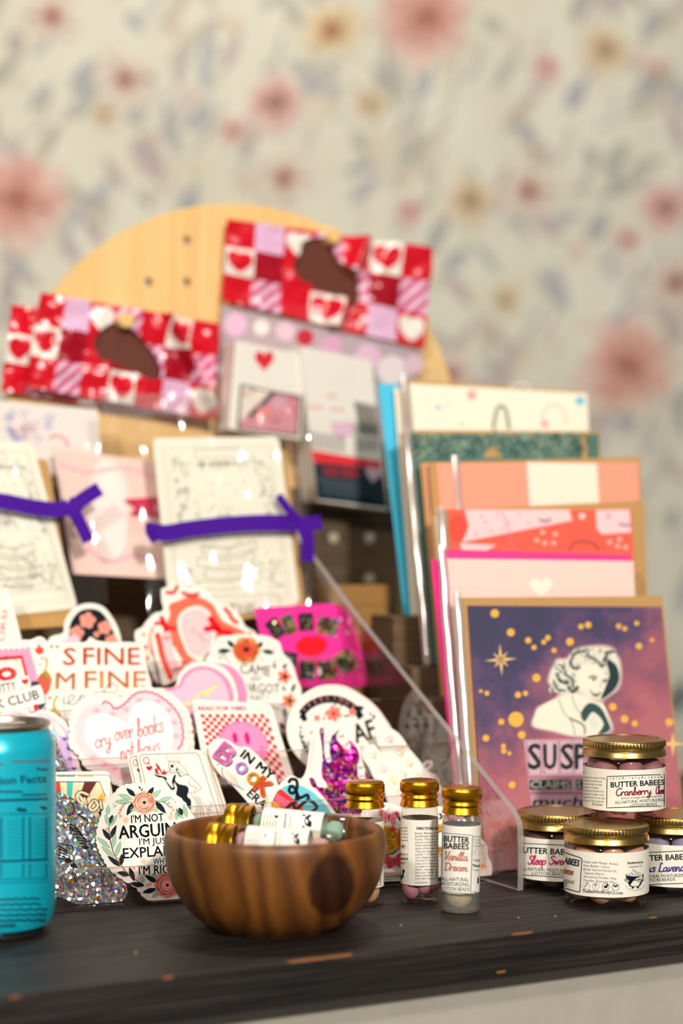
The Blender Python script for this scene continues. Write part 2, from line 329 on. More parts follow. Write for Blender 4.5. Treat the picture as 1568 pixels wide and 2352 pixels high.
    def script(s, t, x, y, h, w, col, ang=0, sw=3, shear=0.15):
        tot = sum(SCRIPT[c][0] for c in t); kx = w / tot; c, sn = math.cos(R(ang)), math.sin(R(ang)); X0 = 0
        for ch in t:
            wd, st = SCRIPT[ch]
            for g in st:
                P = []
                for gx, gy in smooth(g, 4, False):
                    X = (X0 + gx)*kx + gy*h*shear; Y = gy*h; P.append((x + X*c - Y*sn, y - X*sn - Y*c))
                s.line(P, sw, col)
            X0 += wd
        return s
    def leaf(s, x, y, ln, wd, ang, col, vein=None):
        """leaf from (x,y) pointing along ang (deg, 0 = right, 90 = up)"""
        c, sn = math.cos(R(ang)), math.sin(R(ang)); P = []
        for t, k in ((0, 0), (.15, .55), (.4, 1), (.65, .85), (.85, .45), (1, 0), (.85, -.45), (.65, -.85), (.4, -1), (.15, -.55)):
            X, Y = t*ln, k*wd/2; P.append((x + X*c - Y*sn, y - X*sn - Y*c))
        s.poly(P, col)
        if vein: s.L += .5; s.line([(x + .15*ln*c, y - .15*ln*sn), (x + .8*ln*c, y - .8*ln*sn)], wd*0.07, vein); s.L -= .5
        return s
    def flower(s, cx, cy, r, n, col, ccol=None, rot=0, rc=.28, plump=.55):
        for i in range(n):
            a = rot + 360*i/n; s.ell(cx + r*.55*math.cos(R(a)), cy + r*.55*math.sin(R(a)), r*.5, r*plump*.62, col, rot=a, n=12)
        s.L += .5; s.ell(cx, cy, r*.4, r*.4, col, n=12)
        if ccol: s.L += .5; s.ell(cx, cy, r*rc, r*rc, ccol, n=12); s.L -= .5
        s.L -= .5; return s
    def star(s, cx, cy, r, col, n=4, inner=.25, rot=0):
        P = []
        for i in range(2*n):
            a = R(rot + 180*i/n - 90); q = r if i % 2 == 0 else r*inner; P.append((cx + q*math.cos(a), cy + q*math.sin(a)))
        return s.poly(P, col)
def mesh_obj(name, V, Fc, mats, parent=None, cols=None, midx=None, origin=None, smooth_sh=False):
    V = [Vector(v) for v in V]
    if origin is None:
        lo = [min(v[i] for v in V) for i in range(3)]; hi = [max(v[i] for v in V) for i in range(3)]
        origin = Vector(((lo[0]+hi[0])/2, (lo[1]+hi[1])/2, lo[2]))
    me = bpy.data.meshes.new(name); me.from_pydata([tuple(v - origin) for v in V], [], Fc)
    for m_ in mats: me.materials.append(m_)
    if midx: me.polygons.foreach_set('material_index', midx)
    if cols:
        a = me.color_attributes.new('Col', 'FLOAT_COLOR', 'CORNER'); d = []
        for p, c in zip(me.polygons, cols): d += list(c) * p.loop_total
        a.data.foreach_set('color', d)
    if smooth_sh: me.polygons.foreach_set('use_smooth', [True]*len(me.polygons))
    me.update(); o = bpy.data.objects.new(name, me); COL.objects.link(o); o.location = origin
    if parent is not None: o.parent = parent; o.location = origin - parent.location
    return o
def done(a, name, mats, parent=None, origin=None, smooth_sh=False):
    return mesh_obj(name, a.V, a.F, mats if isinstance(mats, list) else [mats], parent, a.C, a.M, origin, smooth_sh)
def tag(o, label=None, cat=None, group=None, kind=None):
    if label: o['label'] = label
    if cat: o['category'] = cat
    if group: o['group'] = group
    if kind: o['kind'] = kind
    return o
def empty(name, loc, label=None, cat=None, group=None):
    o = bpy.data.objects.new(name, None); COL.objects.link(o); o.location = loc; o.empty_display_size = 0.01; return tag(o, label, cat, group)
def lathe(name, prof, m, parent=None, origin=(0, 0, 0), segs=72, axis=None, a0=0, a1=360, sm=True, knurl=None, zrot=None, bev=None):
    """surface of revolution; knurl = (first, last, amp, count) rows whose radius ripples. origin is world; axis is a world matrix3 (local z -> axis)"""
    full = abs(a1-a0) >= 360; n = segs if full else segs+1; V = []; Fc = []
    for j, (r, z) in enumerate(prof):
        for i in range(n):
            a = R(a0 + (a1-a0)*i/segs); q = r
            if knurl and knurl[0] <= j <= knurl[1]: q += knurl[2]*(1 if (i*knurl[3]*2//segs) % 2 else 0)
            V.append(Vector((q*math.cos(a), q*math.sin(a), z)))
    for j in range(len(prof)-1):
        for i in range(n if full else n-1):
            k = (i+1) % n; Fc.append((j*n+i, j*n+k, (j+1)*n+k, (j+1)*n+i))
    if axis is not None: V = [axis @ v for v in V]
    o = Vector(origin); me = mesh_obj(name, [v + o for v in V], Fc, [m], parent, origin=o)
    if sm:
        me.data.polygons.foreach_set('use_smooth', [True]*len(me.data.polygons))
        try: me.data.set_sharp_from_angle(angle=R(38))
        except Exception: pass
    return me
def boxv(x0, x1, y0, y1, z0, z1): return [(x, y, z) for z in (z0, z1) for y in (y0, y1) for x in (x0, x1)]
BOXF = [(0, 2, 3, 1), (4, 5, 7, 6), (0, 1, 5, 4), (2, 6, 7, 3), (0, 4, 6, 2), (1, 3, 7, 5)]
class Frame:
    """local frame on the shelf: u along, w away from the viewer, z up"""
    def __init__(s, p, yaw): s.p = Vector((p[0], p[1], 0)); c, n = math.cos(R(yaw)), math.sin(R(yaw)); s.u = Vector((c, n, 0)); s.w = Vector((-n, c, 0)); s.yaw = yaw
    def __call__(s, a, b, z): return s.p + s.u*a + s.w*b + Vector((0, 0, z))
def fbox(name, fr, a0, a1, b0, b1, z0, z1, m, parent=None):
    return mesh_obj(name, [fr(a, b, z) for a, b, z in boxv(a0, a1, b0, b1, z0, z1)], BOXF, [m], parent)

# ================================================================== the setting
SHY = 28.8
SH = Frame((-0.137, 0.805), SHY)
wallm = PlaneMap(at(784, 1176, 2.30), 24, 0)
a = Art(wallm)
WF = Frame((wallm.p0.x, wallm.p0.y), 24)
a.raw([WF(-2.2, 0, -1.0), WF(2.2, 0, -1.0), WF(2.2, 0, 1.7), WF(-2.2, 0, 1.7)], [(0, 1, 2, 3)], '#dddac9')
rw = random.Random(3)
LEAFC = ['#b4b4b1', '#b0b2b6', '#bfb1ad', '#b8b7a9', '#c4b9ac', '#a9acae', '#bbadad', '#c8beae', '#b0aea4']
a.L = 4
for i in range(2800):
    x, y = rw.uniform(-1900, 3500), rw.uniform(-900, 2300); L0 = a.L; a.L = 3 + (i % 40)*.5
    c = rw.choice(LEAFC); an = rw.choice([50, 60, 70, 110, 125, 135, -60, 30]) + rw.uniform(-15, 15)
    if rw.random() < .6: a.leaf(x, y, rw.uniform(60, 150), rw.uniform(20, 40), an, c)
    else: a.curve([(x, y), (x + 25, y - 30*rw.uniform(.4, 1.4)), (x + 40, y - 75)], rw.uniform(6, 12), c)
    if rw.random() < .3: a.flower(x + 30, y + 20, rw.uniform(14, 30), 5, rw.choice(['#d8cdbd', '#d9c4b8', '#dbccb6', '#cfc8c4']))
for x, y, c in ((185, 175, '#adaeb0'), (460, 262, '#b0b1b2'), (1320, 215, '#a6a9b0'), (970, 190, '#b0b0b3'), (1370, 520, '#abacae'), (40, 610, '#b0b2b2'), (1000, 540, '#a8aca8'), (1555, 1600, '#56676c'), (1440, 960, '#a8abae'), (1495, 55, '#adafaf')):
    a.L = 24; a.leaf(x - 20, y + 42, 92, 40, 62, c)
def wflower(x, y, r, cols, n=9):
    a.L = 26
    for k, (c, q0) in enumerate(cols):
        a.L = 26 + k*2
        for i in range(n):
            an = 360*i/n + 20*k + x % 30 + rw.uniform(-9, 9); q = q0*rw.uniform(.8, 1.1); a.ell(x + r*q*.55*math.cos(R(an)), y + r*q*.55*math.sin(R(an)), r*q*.5, r*q*.26, c, rot=an, n=10)
        a.ell(x, y, r*q0*.42, r*q0*.42, c, n=14)
BIG = [('#dfc5ba', 1.0), ('#d9ab9e', .8), ('#d29c8e', .5), ('#c98878', .22)]
RED = [('#ddd0c2', 1.0), ('#d8c0b2', .55), ('#b0665a', .25)]
PNK = [('#dcc3ba', 1.0), ('#d9ac a2'.replace(' ', ''), .7)]
TAN = [('#ddcfb8', 1.0), ('#d6bd9c', .6)]
YEL = [('#ddd0b4', 1.0), ('#d8bd92', .65), ('#bb8064', .28)]
FL = [(980, 40, 120, BIG), (40, 460, 125, BIG), (1440, 840, 125, BIG), (635, 235, 78, PNK), (1525, 480, 66, PNK), (535, 300, 40, PNK), (940, 485, 40, PNK), (1440, 550, 36, PNK), (1255, 155, 42, PNK), (1510, 160, 28, PNK),
      (120, 38, 75, RED), (288, 183, 75, RED), (652, 410, 75, RED), (1213, 440, 75, RED), (1552, 650, 80, RED), (1035, 862, 70, RED), (760, 70, 80, YEL), (850, 240, 48, TAN), (240, 265, 40, TAN), (1080, 460, 70, TAN), (1390, 115, 75, TAN), (1160, 690, 42, TAN)]
for i in range(70):
    x, y = rw.uniform(-1900, 3500), rw.uniform(-900, 2200)
    if -130 < x < 1700 and y < 1900: continue
    FL.append((x, y, rw.uniform(40, 120), rw.choice([BIG, RED, PNK, TAN, YEL])))
for x, y, r_, c in FL: wflower(x, y, r_, c)
tag(done(a, 'wall_back', M['wallpaper']), 'cream wallpaper with blurred pink and tan watercolour flowers', kind='structure')

shelf = fbox('shelf_board', SH, -0.55, 1.15, 0.0, 0.42, -0.0195, 0.0, M['shelf'])
bv = shelf.modifiers.new('bevel', 'BEVEL'); bv.width = 0.0009; bv.segments = 2
tag(shelf, 'dark stained wooden shelf board with worn front edge under the whole display', 'shelf')
fm = PlaneMap(SH(0, -0.0001, 0), SHY, 0)
for q in ([(655, 2209), (690, 2203), (740, 2198), (775, 2193), (808, 2190), (806, 2195), (770, 2200), (735, 2204), (700, 2209), (668, 2212)],
          [(1172, 2145), (1195, 2142), (1222, 2139), (1220, 2143), (1198, 2146), (1178, 2148)], [(1488, 2107), (1508, 2105), (1506, 2108), (1492, 2110)],
          [(1138, 2232), (1160, 2228), (1158, 2233), (1142, 2236)], [(370, 2246), (398, 2241), (394, 2247), (376, 2250)], [(20, 2290), (46, 2285), (44, 2290), (26, 2294)]):
    c = Art(fm); c.base(q, '#9a6238', 0.0006, L0=10); done(c, 'edge_chip', M['chip'], shelf)
for x, y in ((312, 2190), (312, 2187), (1190, 2108), (1275, 2105), (920, 2125)):
    p = at(x, y, EYE*F/(y - CY)); c = Art(PlaneMap(p, 0, 89)); c.base(ell_pts(x, y, 3, 1.6, 0, 7), '#8a8078', 0.0003, L0=4); done(c, 'paint_speck', M['label'], shelf)
tag(fbox('wall_lower', SH, -0.55, 1.15, 0.018, 0.04, -1.0, -0.0196, M['greypaint']), 'plain grey painted panel below the dark shelf', kind='structure')

# ================================================================== arched pegboard
BD = PlaneMap(at(600, 1176, 1.345), 22, 0); BF = Frame((BD.p0.x, BD.p0.y), 22)
def on_board(px, py): p = BD(px, py); return ((p - BD.p0).dot(BD.u), p.z)
bc = on_board(556, 1018); BRAD = on_board(556, 468)[1] - bc[1]
cu = bpy.data.curves.new('arch', 'CURVE'); cu.dimensions = '2D'; cu.fill_mode = 'BOTH'; cu.extrude = 0.006
def spl(pts):
    s_ = cu.splines.new('POLY'); s_.points.add(len(pts)-1); s_.use_cyclic_u = True
    for p_, q in zip(s_.points, pts): p_.co = (q[0], q[1], 0, 1)
spl([(bc[0] + BRAD*math.cos(R(t)), bc[1] + BRAD*math.sin(R(t))) for t in range(0, 181, 3)] + [(bc[0] - BRAD, 0.0), (bc[0] + BRAD, 0.0)])
for hx, hy in ((428, 552), (340, 648), (428, 648), (765, 1235), (848, 1235), (848, 1328), (560, 1235), (660, 1328)):
    h = on_board(hx, hy); spl([(h[0] + .0032*math.cos(R(t)), h[1] + .0032*math.sin(R(t))) for t in range(0, 360, 24)][::-1])
tmp = bpy.data.objects.new('t', cu); me = bpy.data.meshes.new_from_object(tmp)
V = [BF(v.co.x, 0.006 - v.co.z, v.co.y) for v in me.vertices]; Fc = [tuple(p.vertices) for p in me.polygons]
bpy.data.objects.remove(tmp); bpy.data.meshes.remove(me)
tag(mesh_obj('arched_pegboard', V, Fc, [M['pine']]), 'pale pine arched pegboard with small round holes behind the bags', 'pegboard')

# ================================================================== acrylic stair-step sticker stand
SF = Frame((-0.1379, 0.973), 20)
stand = empty('sticker_stand', SF(0.08, 0.1, 0), 'clear acrylic stair-step display stand full of die-cut stickers', 'display stand')
SIDE = PlaneMap((0.0889, 1.032, 0), 117.9, 0)
prof = smooth([(1188, 2043), (1189, 1990), (1188, 1905), (1178, 1871), (1158, 1843)], 5, False) + [(1029, 1682), (806, 1404), (712, 1276), (690, 1258)]
pp = [SIDE(x, y) for x, y in prof]; pp[0].z = 0.0004
pp += [Vector((pp[-1].x, pp[-1].y, 0.0004))]
nn = SIDE.n; th = 0.0034
def slab(pts, off, name, parent):
    n = len(pts); f = [p + off for p in pts]; b = [p + off + nn*th for p in pts]
    o = mesh_obj(name, f + b, [tuple(range(n)), tuple(range(2*n-1, n-1, -1))], [M['acrylic']], parent)
    mesh_obj('panel_edge', f + b, [(i, (i+1) % n, n + (i+1) % n, n + i) for i in range(n)], [M['acrylic_edge']], o, origin=Vector(o.location) + parent.location).location = (0, 0, 0)
    return o
slab(pp, Vector((0, 0, 0)), 'side_panel', stand)
slab(pp, SF.u*-0.315, 'side_panel', stand)
def a_right(b): return 0.2315 - 0.133*(b + 0.022)
DT, DZ = 0.038, 0.0222
for k in range(6):
    b0 = DT*k; z0 = 0.0006 + DZ*k
    lo = 0.0004 if k == 0 else z0 - DZ
    if k < 5: fbox('front_panel', SF, -0.078, a_right(b0) - .001, b0, b0 + 0.0018, lo, z0 + 0.0197, M['acrylic'], stand)
    if k < 5: fbox('panel_lip', SF, -0.078, a_right(b0) - .001, b0 - 0.0001, b0 + 0.0019, z0 + 0.0196, z0 + 0.0200, M['lip'], stand)
    fbox('tier_floor', SF, -0.078, a_right(b0 + DT) - .001, b0 + 0.0019, b0 + DT - 0.0001, z0, z0 + 0.0012, M['acrylic'], stand)

# ================================================================== helpers for flat goods
def grid_quad(mp, q, nx, ny, wob=None):
    """bilinear grid over a frame quad (tl, tr, br, bl) on a surface"""
    V = []
    for j in range(ny+1):
        t = j/ny
        for i in range(nx+1):
            s_ = i/nx; x = (q[0][0]*(1-s_) + q[1][0]*s_)*(1-t) + (q[3][0]*(1-s_) + q[2][0]*s_)*t; y = (q[0][1]*(1-s_) + q[1][1]*s_)*(1-t) + (q[3][1]*(1-s_) + q[2][1]*s_)*t
            V.append(mp(x, y, (wob(s_, t)/DL) if wob else 0))
    return V, [(j*(nx+1)+i, j*(nx+1)+i+1, (j+1)*(nx+1)+i+1, (j+1)*(nx+1)+i) for j in range(ny) for i in range(nx)]
def sheet(name, mp, q, lift, amp, m, parent=None, nx=24, ny=24, sc=5.0, seed=0.0):
    V, Fc = grid_quad(mp, q, nx, ny, lambda s_, t: lift + amp*noise.noise(Vector((s_*sc + seed, t*sc*.7, seed))) + amp*.6*noise.noise(Vector((s_*sc*2.6, t*sc*.5, seed + 4))))
    return mesh_obj(name, V, Fc, [m], parent, smooth_sh=True)

# ================================================================== greeting cards and their stepped riser
CF0 = at(1300, CY + F*EYE/1.10, 1.10)
CFr = Frame((CF0.x, CF0.y), 20)
def card_plane(b, z, lean=15): return PlaneMap(CFr(0, b, z), 20, lean, zmin=z)
STEPS = [(0.0, 0.0003), (0.026, 0.034), (0.054, 0.055), (0.083, 0.087), (0.108, 0.104), (0.138, 0.132)]
riser = empty('card_riser', CFr(0, 0.09, 0), 'dark wooden stepped riser under the greeting cards', 'riser')
for i in range(1, 6):
    b0 = STEPS[i][0] - 0.011; b1 = (STEPS[i+1][0] - 0.0112) if i < 5 else 0.165
    fbox('step', CFr, -0.052, 0.05, b0, b1, 0.0002, STEPS[i][1] - 0.0003, M['riser_and_shade'], riser)
def gcard(step, db, env_q, env_m, card_q, draw, label, sleeve_q=None, name='greeting_card', card_col='#f4efe4', th=0.0012, seed=1.0, cm=None, group='greeting cards on the riser'):
    mp = card_plane(STEPS[step][0] + db, STEPS[step][1])
    root = empty(name, CFr(0, STEPS[step][0] + db, STEPS[step][1]), label, 'greeting card', group)
    if env_q:
        e = Art(mp); e.base(env_q, '#c99a5c', 0.0008, L0=-2); done(e, 'envelope', env_m, root)
    if card_q:
        c = Art(mp); c.base(card_q, card_col, th, L0=th/DL)
        o = done(c, 'card_front', [cm or M['paper']], root)
        if draw:
            d = Art(mp); d.L = th/DL + 1; draw(d); done(d, 'printed_design', [M['paper'], M['nebula']], root)
    if sleeve_q:
        (x0, y0), (x1, y1) = sleeve_q[0], sleeve_q[3]; V_ = []; n_ = 20
        for j in range(n_ + 1):
            t = j/n_
            for k in range(7):
                an = math.pi*k/6; bx = x0 + (x1-x0)*t + 10 - 11*math.cos(an) + 3*noise.noise(Vector((t*5, seed, 0))); V_.append(mp(bx, y0 + (y1-y0)*t, (0.0012 + 0.0030*math.sin(an)*(1 + .5*noise.noise(Vector((t*6, seed, 3)))))/DL))
        mesh_obj('sleeve_fold', V_, [(j*7+k, j*7+k+1, j*7+k+8, j*7+k+7) for j in range(n_) for k in range(6)], [M['sleeve_edge']], root, smooth_sh=True)
        sheet('plastic_sleeve', mp, sleeve_q, 0.0024, 0.0008, M['sleeve'], root, seed=seed)
    return root
# --- night-sky card in front
DK = '#16303a'; CRM = '#f1ead6'; GOLD = '#f2b548'
def draw_sky(a):
    a.crop(0, 0, 1); a.poly([(1073, 1393), (1515, 1396), (1578, 2010), (1114, 2010)], '#8c4670', m=1); a.up()
    a.crop(980, 1340, 2.6667)
    for x, y, r_ in ((410, 187, 26), (508, 303, 24), (615, 352, 19), (650, 395, 16), (735, 336, 17), (710, 362, 15), (773, 413, 16), (870, 360, 24), (938, 267, 17), (982, 257, 20), (1168, 265, 16), (1205, 280, 15), (1278, 247, 15), (1292, 387, 20), (1372, 350, 12),
                     (665, 581, 25), (552, 685, 19), (598, 676, 16), (362, 675, 15), (325, 662, 11), (540, 835, 47), (450, 850, 19), (575, 930, 24), (356, 950, 21), (463, 998, 15), (465, 1028, 17), (500, 1043, 12), (516, 1236, 22), (1132, 758, 23), (1204, 833, 24), (1266, 860, 19), (1478, 853, 24), (800, 560, 4), (1150, 640, 4)):
        a.ell(x, y, r_, r_, GOLD, n=14)
    a.star(447, 470, 100, '#f3c582', 4, .16, -4); a.star(447, 470, 64, '#f3c582', 4, .22, 41); a.ell(447, 470, 24, 24, '#f3c582'); a.star(1500, 985, 80, '#f3c582', 4, .2, 0)
    a.up()
    # woman in a vintage suit: outline, hair, face
    body = smooth([(636, 880), (650, 800), (675, 755), (790, 690), (735, 615), (738, 560), (762, 500), (790, 462), (850, 455), (880, 410), (960, 385), (1075, 378), (1140, 400), (1180, 470), (1190, 580), (1165, 660), (1075, 730), (1120, 830), (1135, 905), (1050, 945), (890, 945), (760, 915)], 5)
    a.poly(body, '#c9a3a8'); a.up()
    a.poly(smooth([(648, 875), (658, 805), (685, 760), (800, 700), (900, 670), (1030, 725), (1075, 745), (1110, 830), (1122, 895), (1050, 932), (890, 935), (770, 905)], 5), CRM)
    a.poly(smooth([(745, 612), (748, 560), (772, 505), (800, 472), (855, 470), (890, 420), (965, 396), (1070, 392), (1130, 412), (1168, 478), (1176, 575), (1150, 650), (1060, 715), (980, 700), (900, 660), (800, 685)], 5), '#e6dfcb'); a.up()
    a.poly(smooth([(1090, 470), (1150, 500), (1172, 580), (1140, 655), (1060, 712), (1085, 640), (1110, 560)], 5), DK)
    a.poly(smooth([(985, 735), (1055, 760), (1100, 840), (1115, 900), (1040, 930), (1075, 860), (1010, 790), (960, 850), (935, 800)], 4), '#2c4a4c')
    for pts, wd in (([(880, 470), (905, 430), (960, 415)], 16), ([(870, 480), (890, 520), (930, 520)], 18), ([(975, 445), (1040, 480), (1060, 520)], 14), ([(1075, 480), (1100, 430), (1130, 420)], 18), ([(790, 560), (810, 600), (850, 610)], 20), ([(770, 600), (790, 650), (840, 660)], 12),
                    ([(840, 560), (880, 590), (890, 640)], 14), ([(860, 640), (890, 665), (915, 640)], 22), ([(800, 500), (830, 520), (845, 550)], 10), ([(1090, 560), (1060, 520), (1085, 500)], 12)): a.curve(pts, wd, '#31494c')
    rc = random.Random(4)
    for i in range(70):
        x, y = (rc.uniform(752, 900), rc.uniform(480, 670)) if i % 2 else (rc.uniform(885, 1150), rc.uniform(400, 500)); q = rc.uniform(9, 20); s0 = rc.uniform(0, 6)
        a.curve([(x + q*math.cos(s0 + k), y + q*math.sin(s0 + k)) for k in range(4)], rc.uniform(3, 8), rc.choice(['#31494c', '#5d7470', '#8fa097', '#f4efe0']))
    a.up(); a.poly(smooth([(915, 590), (925, 530), (985, 495), (1060, 520), (1095, 580), (1080, 650), (1040, 705), (985, 690), (935, 650)], 5), CRM); a.up()
    a.curve([(985, 580), (1010, 570), (1035, 578)], 9, DK); a.ell(1015, 590, 14, 8, DK); a.curve([(1070, 598), (1085, 590), (1098, 598)], 8, DK); a.ell(1082, 605, 9, 7, DK)
    a.curve([(1055, 600), (1062, 630), (1045, 640)], 4, '#6b7f7a'); a.poly(smooth([(990, 655), (1020, 672), (1060, 668), (1040, 695), (1010, 690)], 4), DK); a.up(); a.curve([(1003, 667), (1025, 678), (1050, 675)], 7, CRM)
    a.curve([(800, 710), (830, 790), (880, 850), (900, 930)], 4, '#51696a'); a.curve([(880, 690), (905, 760), (960, 830)], 4, '#51696a'); a.curve([(870, 830), (950, 870), (960, 920)], 10, '#4b6466'); a.poly([(985, 830), (1020, 800), (1050, 860), (1010, 905)], '#dfe0d0')
    # ransom-note lettering
    a.poly([(585, 960), (960, 955), (970, 1180), (610, 1185)], '#cf9fb0'); a.poly([(610, 1195), (890, 1195), (890, 1275), (620, 1280)], '#c79ab0'); a.poly([(890, 1195), (1180, 1195), (1180, 1275), (890, 1280)], '#c79ab0'); a.poly([(625, 1295), (1100, 1295), (1100, 1395), (640, 1395)], '#c39aae'); a.up()
    for i, (q, ch) in enumerate((([(605, 972), (682, 968), (690, 1172), (618, 1176)], 'S'), ([(700, 972), (798, 968), (800, 1172), (715, 1172)], 'U'), ([(805, 970), (880, 968), (885, 1160), (815, 1165)], 'S'), ([(890, 975), (975, 970), (975, 1170), (900, 1170)], 'P'), ([(985, 975), (1060, 970), (1060, 1170), (990, 1170)], 'I'))):
        a.poly(q, '#d8b3bd'); a.outline(q, 4, '#4b3a52'); a.up(); a.text(ch, q[0][0] + 10, 1138, 150, DK, w=72 if ch != 'I' else 20, bold=.025); a.L -= 1
    a.poly([(620, 1205), (875, 1202), (878, 1262), (622, 1268)], DK); a.poly([(905, 1202), (1150, 1202), (1150, 1262), (908, 1266)], DK); a.up()
    a.text('CLAIMS', 630, 1256, 44, CRM, w=240, bold=.02); a.text('S', 912, 1256, 44, CRM, bold=.02); a.text('much', 640, 1368, 58, DK, w=300, bold=.03, shear=.2)
gcard(0, 0.0, [(1046, 1373), (1521, 1369), (1584, 2010), (1092, 2010)], M['kraft'], [(1072, 1392), (1516, 1395), (1579, 2010), (1113, 2010)], draw_sky,
      'purple starry greeting card with a smiling vintage woman, front of the card rack', [(1036, 1362), (1530, 1358), (1596, 2010), (1080, 2010)], card_col='#6a3768', seed=2.0)
# --- pale pink card in a hot pink envelope
def draw_pink(a):
    a.heart(1240, 1352, 52, 46, '#f1ecd9'); a.line([(1030, 1352), (1190, 1356)], 2, '#efc6be'); a.line([(1290, 1356), (1440, 1358)], 2, '#efc6be')
gcard(1, 0.0, [(1008, 1261), (1447, 1275), (1476, 1830), (1062, 1880)], M['hotpink'], [(1022, 1284), (1452, 1290), (1480, 1840), (1068, 1860)], draw_pink,
      'pale pink greeting card with a small white heart in a hot pink envelope', [(1000, 1256), (1462, 1268), (1490, 1840), (1050, 1880)], card_col='#f6d3c8', seed=5.0)
gcard(1, 0.006, [(990, 1285), (1020, 1288), (1075, 1860), (1050, 1880)], M['hotpink'], None, None, 'second hot pink envelope showing only its left edge behind the pale pink card')
# --- coral card with pink cut shapes
def draw_coral(a):
    a.crop(860, 840, 2.2147)
    a.poly([(455, 735), (985, 735), (1000, 790), (440, 900), (475, 820)], '#f4d0d0'); a.poly([(1120, 738), (1290, 735), (1300, 850), (1150, 860), (1125, 830)], '#f4d0d0'); a.ell(1050, 768, 16, 15, '#f6dcd6'); a.ell(420, 830, 45, 70, '#ee4e38'); a.poly([(430, 905), (615, 915), (560, 945), (440, 945)], '#f4d0d0'); a.up()
    for x, y in ((510, 860), (560, 800), (620, 760), (680, 800), (730, 760), (780, 805), (650, 830), (590, 845), (540, 770)): a.ell(x, y, 9, 9, '#dba9b2', n=8)
    a.curve([(640, 745), (665, 800), (690, 900), (710, 930)], 5, '#c07888'); a.curve([(835, 785), (860, 795), (890, 785)], 10, '#6b4258'); a.curve([(985, 945), (1010, 905), (1060, 895), (1110, 910), (1135, 940)], 9, '#7a3a44')
    for x, y in ((860, 905), (820, 890), (905, 905), (915, 860), (850, 850), (1190, 900), (1230, 920), (1240, 885), (1270, 925)): a.ell(x, y, 13, 12, '#fbb9a8', n=9)
    a.ell(1185, 770, 16, 18, '#dbb0bc'); a.curve([(1240, 805), (1270, 815), (1295, 812)], 10, '#8a5a78')
gcard(2, 0.0, [(1008, 1172), (1478, 1150), (1500, 1740), (1050, 1750)], M['kraft'], [(1028, 1171), (1447, 1171), (1475, 1740), (1058, 1745)], draw_coral,
      'coral red greeting card with pale pink cut-out shapes in a kraft envelope', [(1000, 1165), (1486, 1146), (1505, 1740), (1040, 1750)], card_col='#f4604a', seed=7.0)
gcard(2, 0.007, [(990, 1180), (1480, 1160), (1490, 1700), (1040, 1720)], M['kraft'], [(996, 1186), (1440, 1180), (1470, 1700), (1046, 1715)], None,
      'plain cream card edge tucked behind the coral card', None, card_col='#efe2c6')
# --- salmon card with a cream block
def draw_salmon(a):
    a.poly([(1207, 1063), (1368, 1066), (1376, 1200), (1217, 1200)], '#f5ead6')
gcard(3, 0.0, [(985, 1062), (1469, 1050), (1500, 1640), (1035, 1650)], M['kraft'], [(1000, 1066), (1463, 1064), (1490, 1640), (1050, 1650)], draw_salmon,
      'salmon greeting card with one cream rectangle in a kraft envelope', [(1032, 1050), (1476, 1042), (1506, 1640), (1075, 1650)], card_col='#f3a184', seed=9.0)
gcard(3, 0.008, [(965, 1062), (1466, 1056), (1470, 1600), (1015, 1620)], M['kraft'], [(972, 1070), (1440, 1064), (1460, 1600), (1022, 1615)], None,
      'second salmon card showing only its left edge behind the cream block card', None, card_col='#e8a58c')
# --- green damask card
def draw_green(a):
    rg = random.Random(5)
    for i in range(110):
        x, y = rg.uniform(945, 1340), rg.uniform(1000, 1050); a.curve([(x-9, y), (x, y - rg.uniform(6, 12)), (x+9, y + rg.uniform(-3, 6)), (x+2, y+9)], 4, rg.choice(['#9aaa8e', '#8a9c84', '#2c5c58', '#1d4c4c']))
    a.poly([(1105, 1052), (1122, 1030), (1132, 1026), (1142, 1032), (1152, 1052)], '#c99a5c')
    a.poly([(1332, 992), (1343, 992), (1346, 1060), (1336, 1060)], '#c99a5c')
gcard(4, 0.0, [(928, 988), (1377, 991), (1400, 1560), (985, 1560)], M['kraft'], [(938, 998), (1372, 998), (1396, 1560), (990, 1560)], draw_green,
      'dark green damask patterned card peeking out between two kraft envelopes', [(920, 984), (1382, 986), (1404, 1560), (975, 1560)], card_col='#4d7468', seed=11.0)
gcard(4, 0.008, [(918, 996), (1370, 994), (1380, 1500), (975, 1520)], M['kraft'], [(922, 1004), (1360, 1000), (1375, 1500), (980, 1515)], None,
      'cream card with brown edge tucked behind the green damask card', None, card_col='#e6d9bc')
# --- tall cream card with doodles
def draw_icons(a):
    a.crop(860, 840, 2.2147)
    a.outline(smooth([(262, 160), (370, 165), (375, 195), (345, 215), (335, 290), (290, 290)], 4), 8, '#cfe0da'); a.ell(317, 214, 14, 12, '#8cc4d8'); a.ell(490, 152, 24, 24, '#f1a3a0'); a.outline(ell_pts(735, 135, 55, 45), 7, '#dfe2d6')
    a.curve([(600, 320), (612, 250), (625, 215), (640, 208), (656, 218), (668, 250), (680, 320)], 15, '#6c7468'); a.curve([(850, 300), (855, 240), (890, 205), (925, 205), (960, 240), (970, 300)], 9, '#f3c4bc'); a.ell(862, 300, 22, 18, '#f2b0b0'); a.ell(1040, 182, 24, 24, '#7cc4de'); a.ell(440, 300, 14, 12, '#f3d2c6')
gcard(5, 0.0, [(922, 871), (1341, 899), (1372, 1460), (975, 1460)], M['kraft'], [(938, 882), (1346, 905), (1374, 1460), (985, 1460)], draw_icons,
      'tall cream card with small pastel doodles at the top of the rack', [(915, 866), (1350, 890), (1382, 1460), (968, 1460)], card_col='#f5eed8', seed=13.0)
